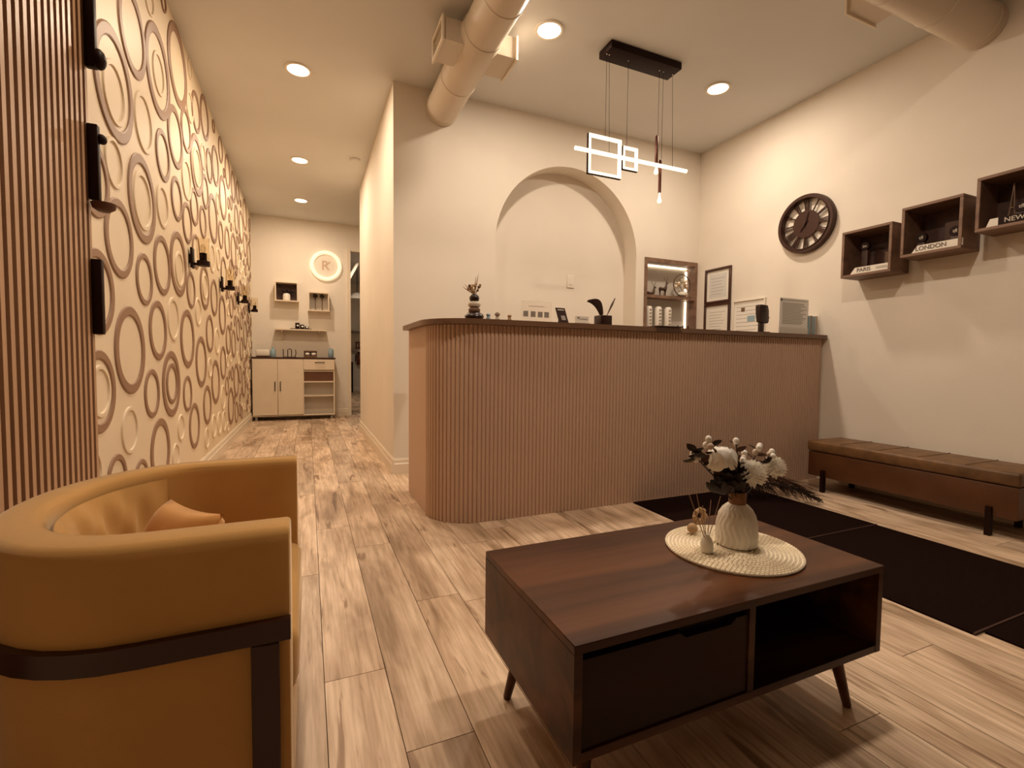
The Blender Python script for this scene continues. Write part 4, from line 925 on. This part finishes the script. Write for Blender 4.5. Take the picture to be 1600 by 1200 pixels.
cube_shelf(-.44, -.125, 1.765, 2.055, 'white cube shelf with dark inside, left of the round light', M_boxin)
cube_shelf(.015, .312, 1.640, 1.930, 'white cube shelf with two round topiaries, under the round light', M_cabin)
p = Vector((-.285, YF-.09, 1.7815)); t = thing('white_pot', 'white pot in the dark cube shelf', 'pot', p); MB().lathe([(.045, 0), (.052, .006), (.052, .085), (.04, .105), (.03, .108)], p, 24).build('body', M_white, t, smooth=True)
t = thing('dark_plant', 'dark leafy plant in the white pot of the cube shelf', 'plant', p+Vector((0, 0, .108)))
rg = random.Random(8)
for i in range(18): a = rg.uniform(0, PI*2); MB().leaf(p+Vector((0, 0, .09)), (math.cos(a), math.sin(a)*.35, rg.uniform(.25, 1.1)), rg.uniform(.07, .12), .016, .25).build('leaf', M_leaf, t)
for i, x in enumerate((.115, .212)):
    p = Vector((x, YF-.08, 1.6565)); t = thing('round_topiary', ('left', 'right')[i]+' dark ball topiary on a thin stem in the cube shelf', 'topiary', p, 'ball topiaries in the cube shelf')
    MB().lathe([(.012, 0), (.014, .006), (.004, .012)], p, 12).build('foot', M_leaf2, t, smooth=True); MB().tube([p+Vector((0, 0, .01)), p+Vector((0, 0, .21))], .005, 8).build('stem', M_leaf2, t); MB().ball(p+Vector((0, 0, .222)), .033, 14, 10).build('ball', M_leaf, t, smooth=True)
# round light-ring sign
LX, LZ, LR = .276, 2.362, .232; t = thing('round_light_sign', 'round glowing ring sign with a brown emblem on the far wall', 'sign', (LX, YF, LZ))
MB().torus((LX, YF-.025, LZ), .205, .030, 1, 48, 12).build('light_ring', mat('ring_glow', (1, .9, .7), .5, emit=(1, .80, .56), estr=.55), t, smooth=True)
MB().lathe([(0, -.012), (.18, -.012), (.18, -.004), (0, -.004)], (LX, YF, LZ), 48, ax=1).build('disc', M_wall, t)
e = text_mesh('R', .20, 'emblem', mat('emblem_tan', (.56, .40, .28), .6), t, frame_axes((LX-.01, YF-.014, LZ+.0), (1, 0, 0), (0, 0, 1)))
MB().leaf((LX+.03, YF-.016, LZ+.03), (.5, 0, .8), .06, .012, .1, (0, -1, 0)).build('emblem_leaf', mat('emblem_tan', (.55, .36, .22)), t)
t = thing('smoke_detector', 'small round detector on the hallway ceiling by the right wall', 'detector', (.42, 6.0, ZC-.03)); q = at(555, 249, 2, ZC)
MB().lathe([(.045, -.025), (.055, -.015), (.055, -.0005)], (q.x, q.y, ZC), 24).build('housing', M_ceil, t, smooth=True)

# ------------------------------------------------------------------ room behind the doorway
YU = 14.18
q = at(560, 545, 1, YU); t = thing('fire_extinguisher', 'dark red fire extinguisher on the wall behind the doorway', 'extinguisher', (q.x+.02, YU-.1, .55))
a = at(560, 549, 1, YU).z; c = at(560, 570, 1, YU).z; x = at(561, 560, 1, YU).x
MB().lathe([(.06, c), (.075, c+.02), (.075, a-.14), (.04, a-.08), (.025, a-.06)], (x, YU-.09, 0), 20).build('cylinder', M_red, t, smooth=True); MB().box(x-.05, x+.03, YU-.11, YU-.07, a-.06, a-.02).build('valve', M_black, t); MB().tube([(x-.04, YU-.1, a-.04), (x-.10, YU-.1, a-.12), (x-.10, YU-.1, c+.1)], .014, 8).build('hose', M_black, t); MB().box(x-.02, x+.02, YU-.015, YU, c+.1, c+.2).build('bracket', M_black, t)
z0, z1 = at(560, 545, 1, YU).z, at(560, 534, 1, YU).z; t = thing('extinguisher_sign', 'small dark red sign above the fire extinguisher', 'sign', (x, YU, z0)); MB().box(x-.09, x+.09, YU-.006, YU-.0005, z0, z1).build('plate', M_red, t); MB().box(x-.05, x-.02, YU-.0075, YU-.0062, z0+.04, z1-.04).box(x+.02, x+.05, YU-.0075, YU-.0062, z0+.04, z1-.04).build('symbol', M_paper, t)
for px_, py_, w2, lab in ((557, 519, .22, 'thin grey shelf high on the wall behind the doorway'), (550, 547, .15, 'small shelf low on the wall behind the doorway')):
    q = at(px_, py_, 1, YU); t = thing('wall_ledge', lab, 'shelf', (q.x, YU, q.z)); MB().box(q.x-w2, q.x+w2, YU-.16, YU-.0005, q.z-.02, q.z+.02).build('board', M_grey, t)
q = at(558, 463, 1, 12.0); t = thing('dome_lamp', 'white dome lamp hanging in the room behind the doorway', 'lamp', (q.x, 12.0, q.z)); MB().lathe([(.20, -.07), (.19, -.03), (.10, .06), (.03, .09)], (q.x, 12, q.z), 28).build('shade', M_white, t, smooth=True); MB().tube([(q.x, 12, q.z+.09), (q.x, 12, ZC-.001)], .008, 8).build('rod', M_black, t)
q0, q1 = at(545, 436, 1, 11.0), at(566, 398, 1, 11.0); t = thing('diagonal_strip', 'pale diagonal strip under the ceiling behind the doorway', 'pipe', q0); MB().tube([q0-(q1-q0)*.5, q1+(q1-q0)*.02], .035, 12).build('tube', M_trim, t, smooth=True)  # tube stands in for a pale sloping ceiling line
q = at(547.5, 590, 1, YU); z1 = at(547.5, 565, 1, YU).z; t = thing('dark_cabinet', 'narrow dark cabinet side behind the doorway', 'cabinet', (q.x-.2, YU-.2, 0)); MB().box(q.x-.45, q.x+.04, YU-.4, YU-.02, .002, z1).build('body', M_black, t, bevel=.01)
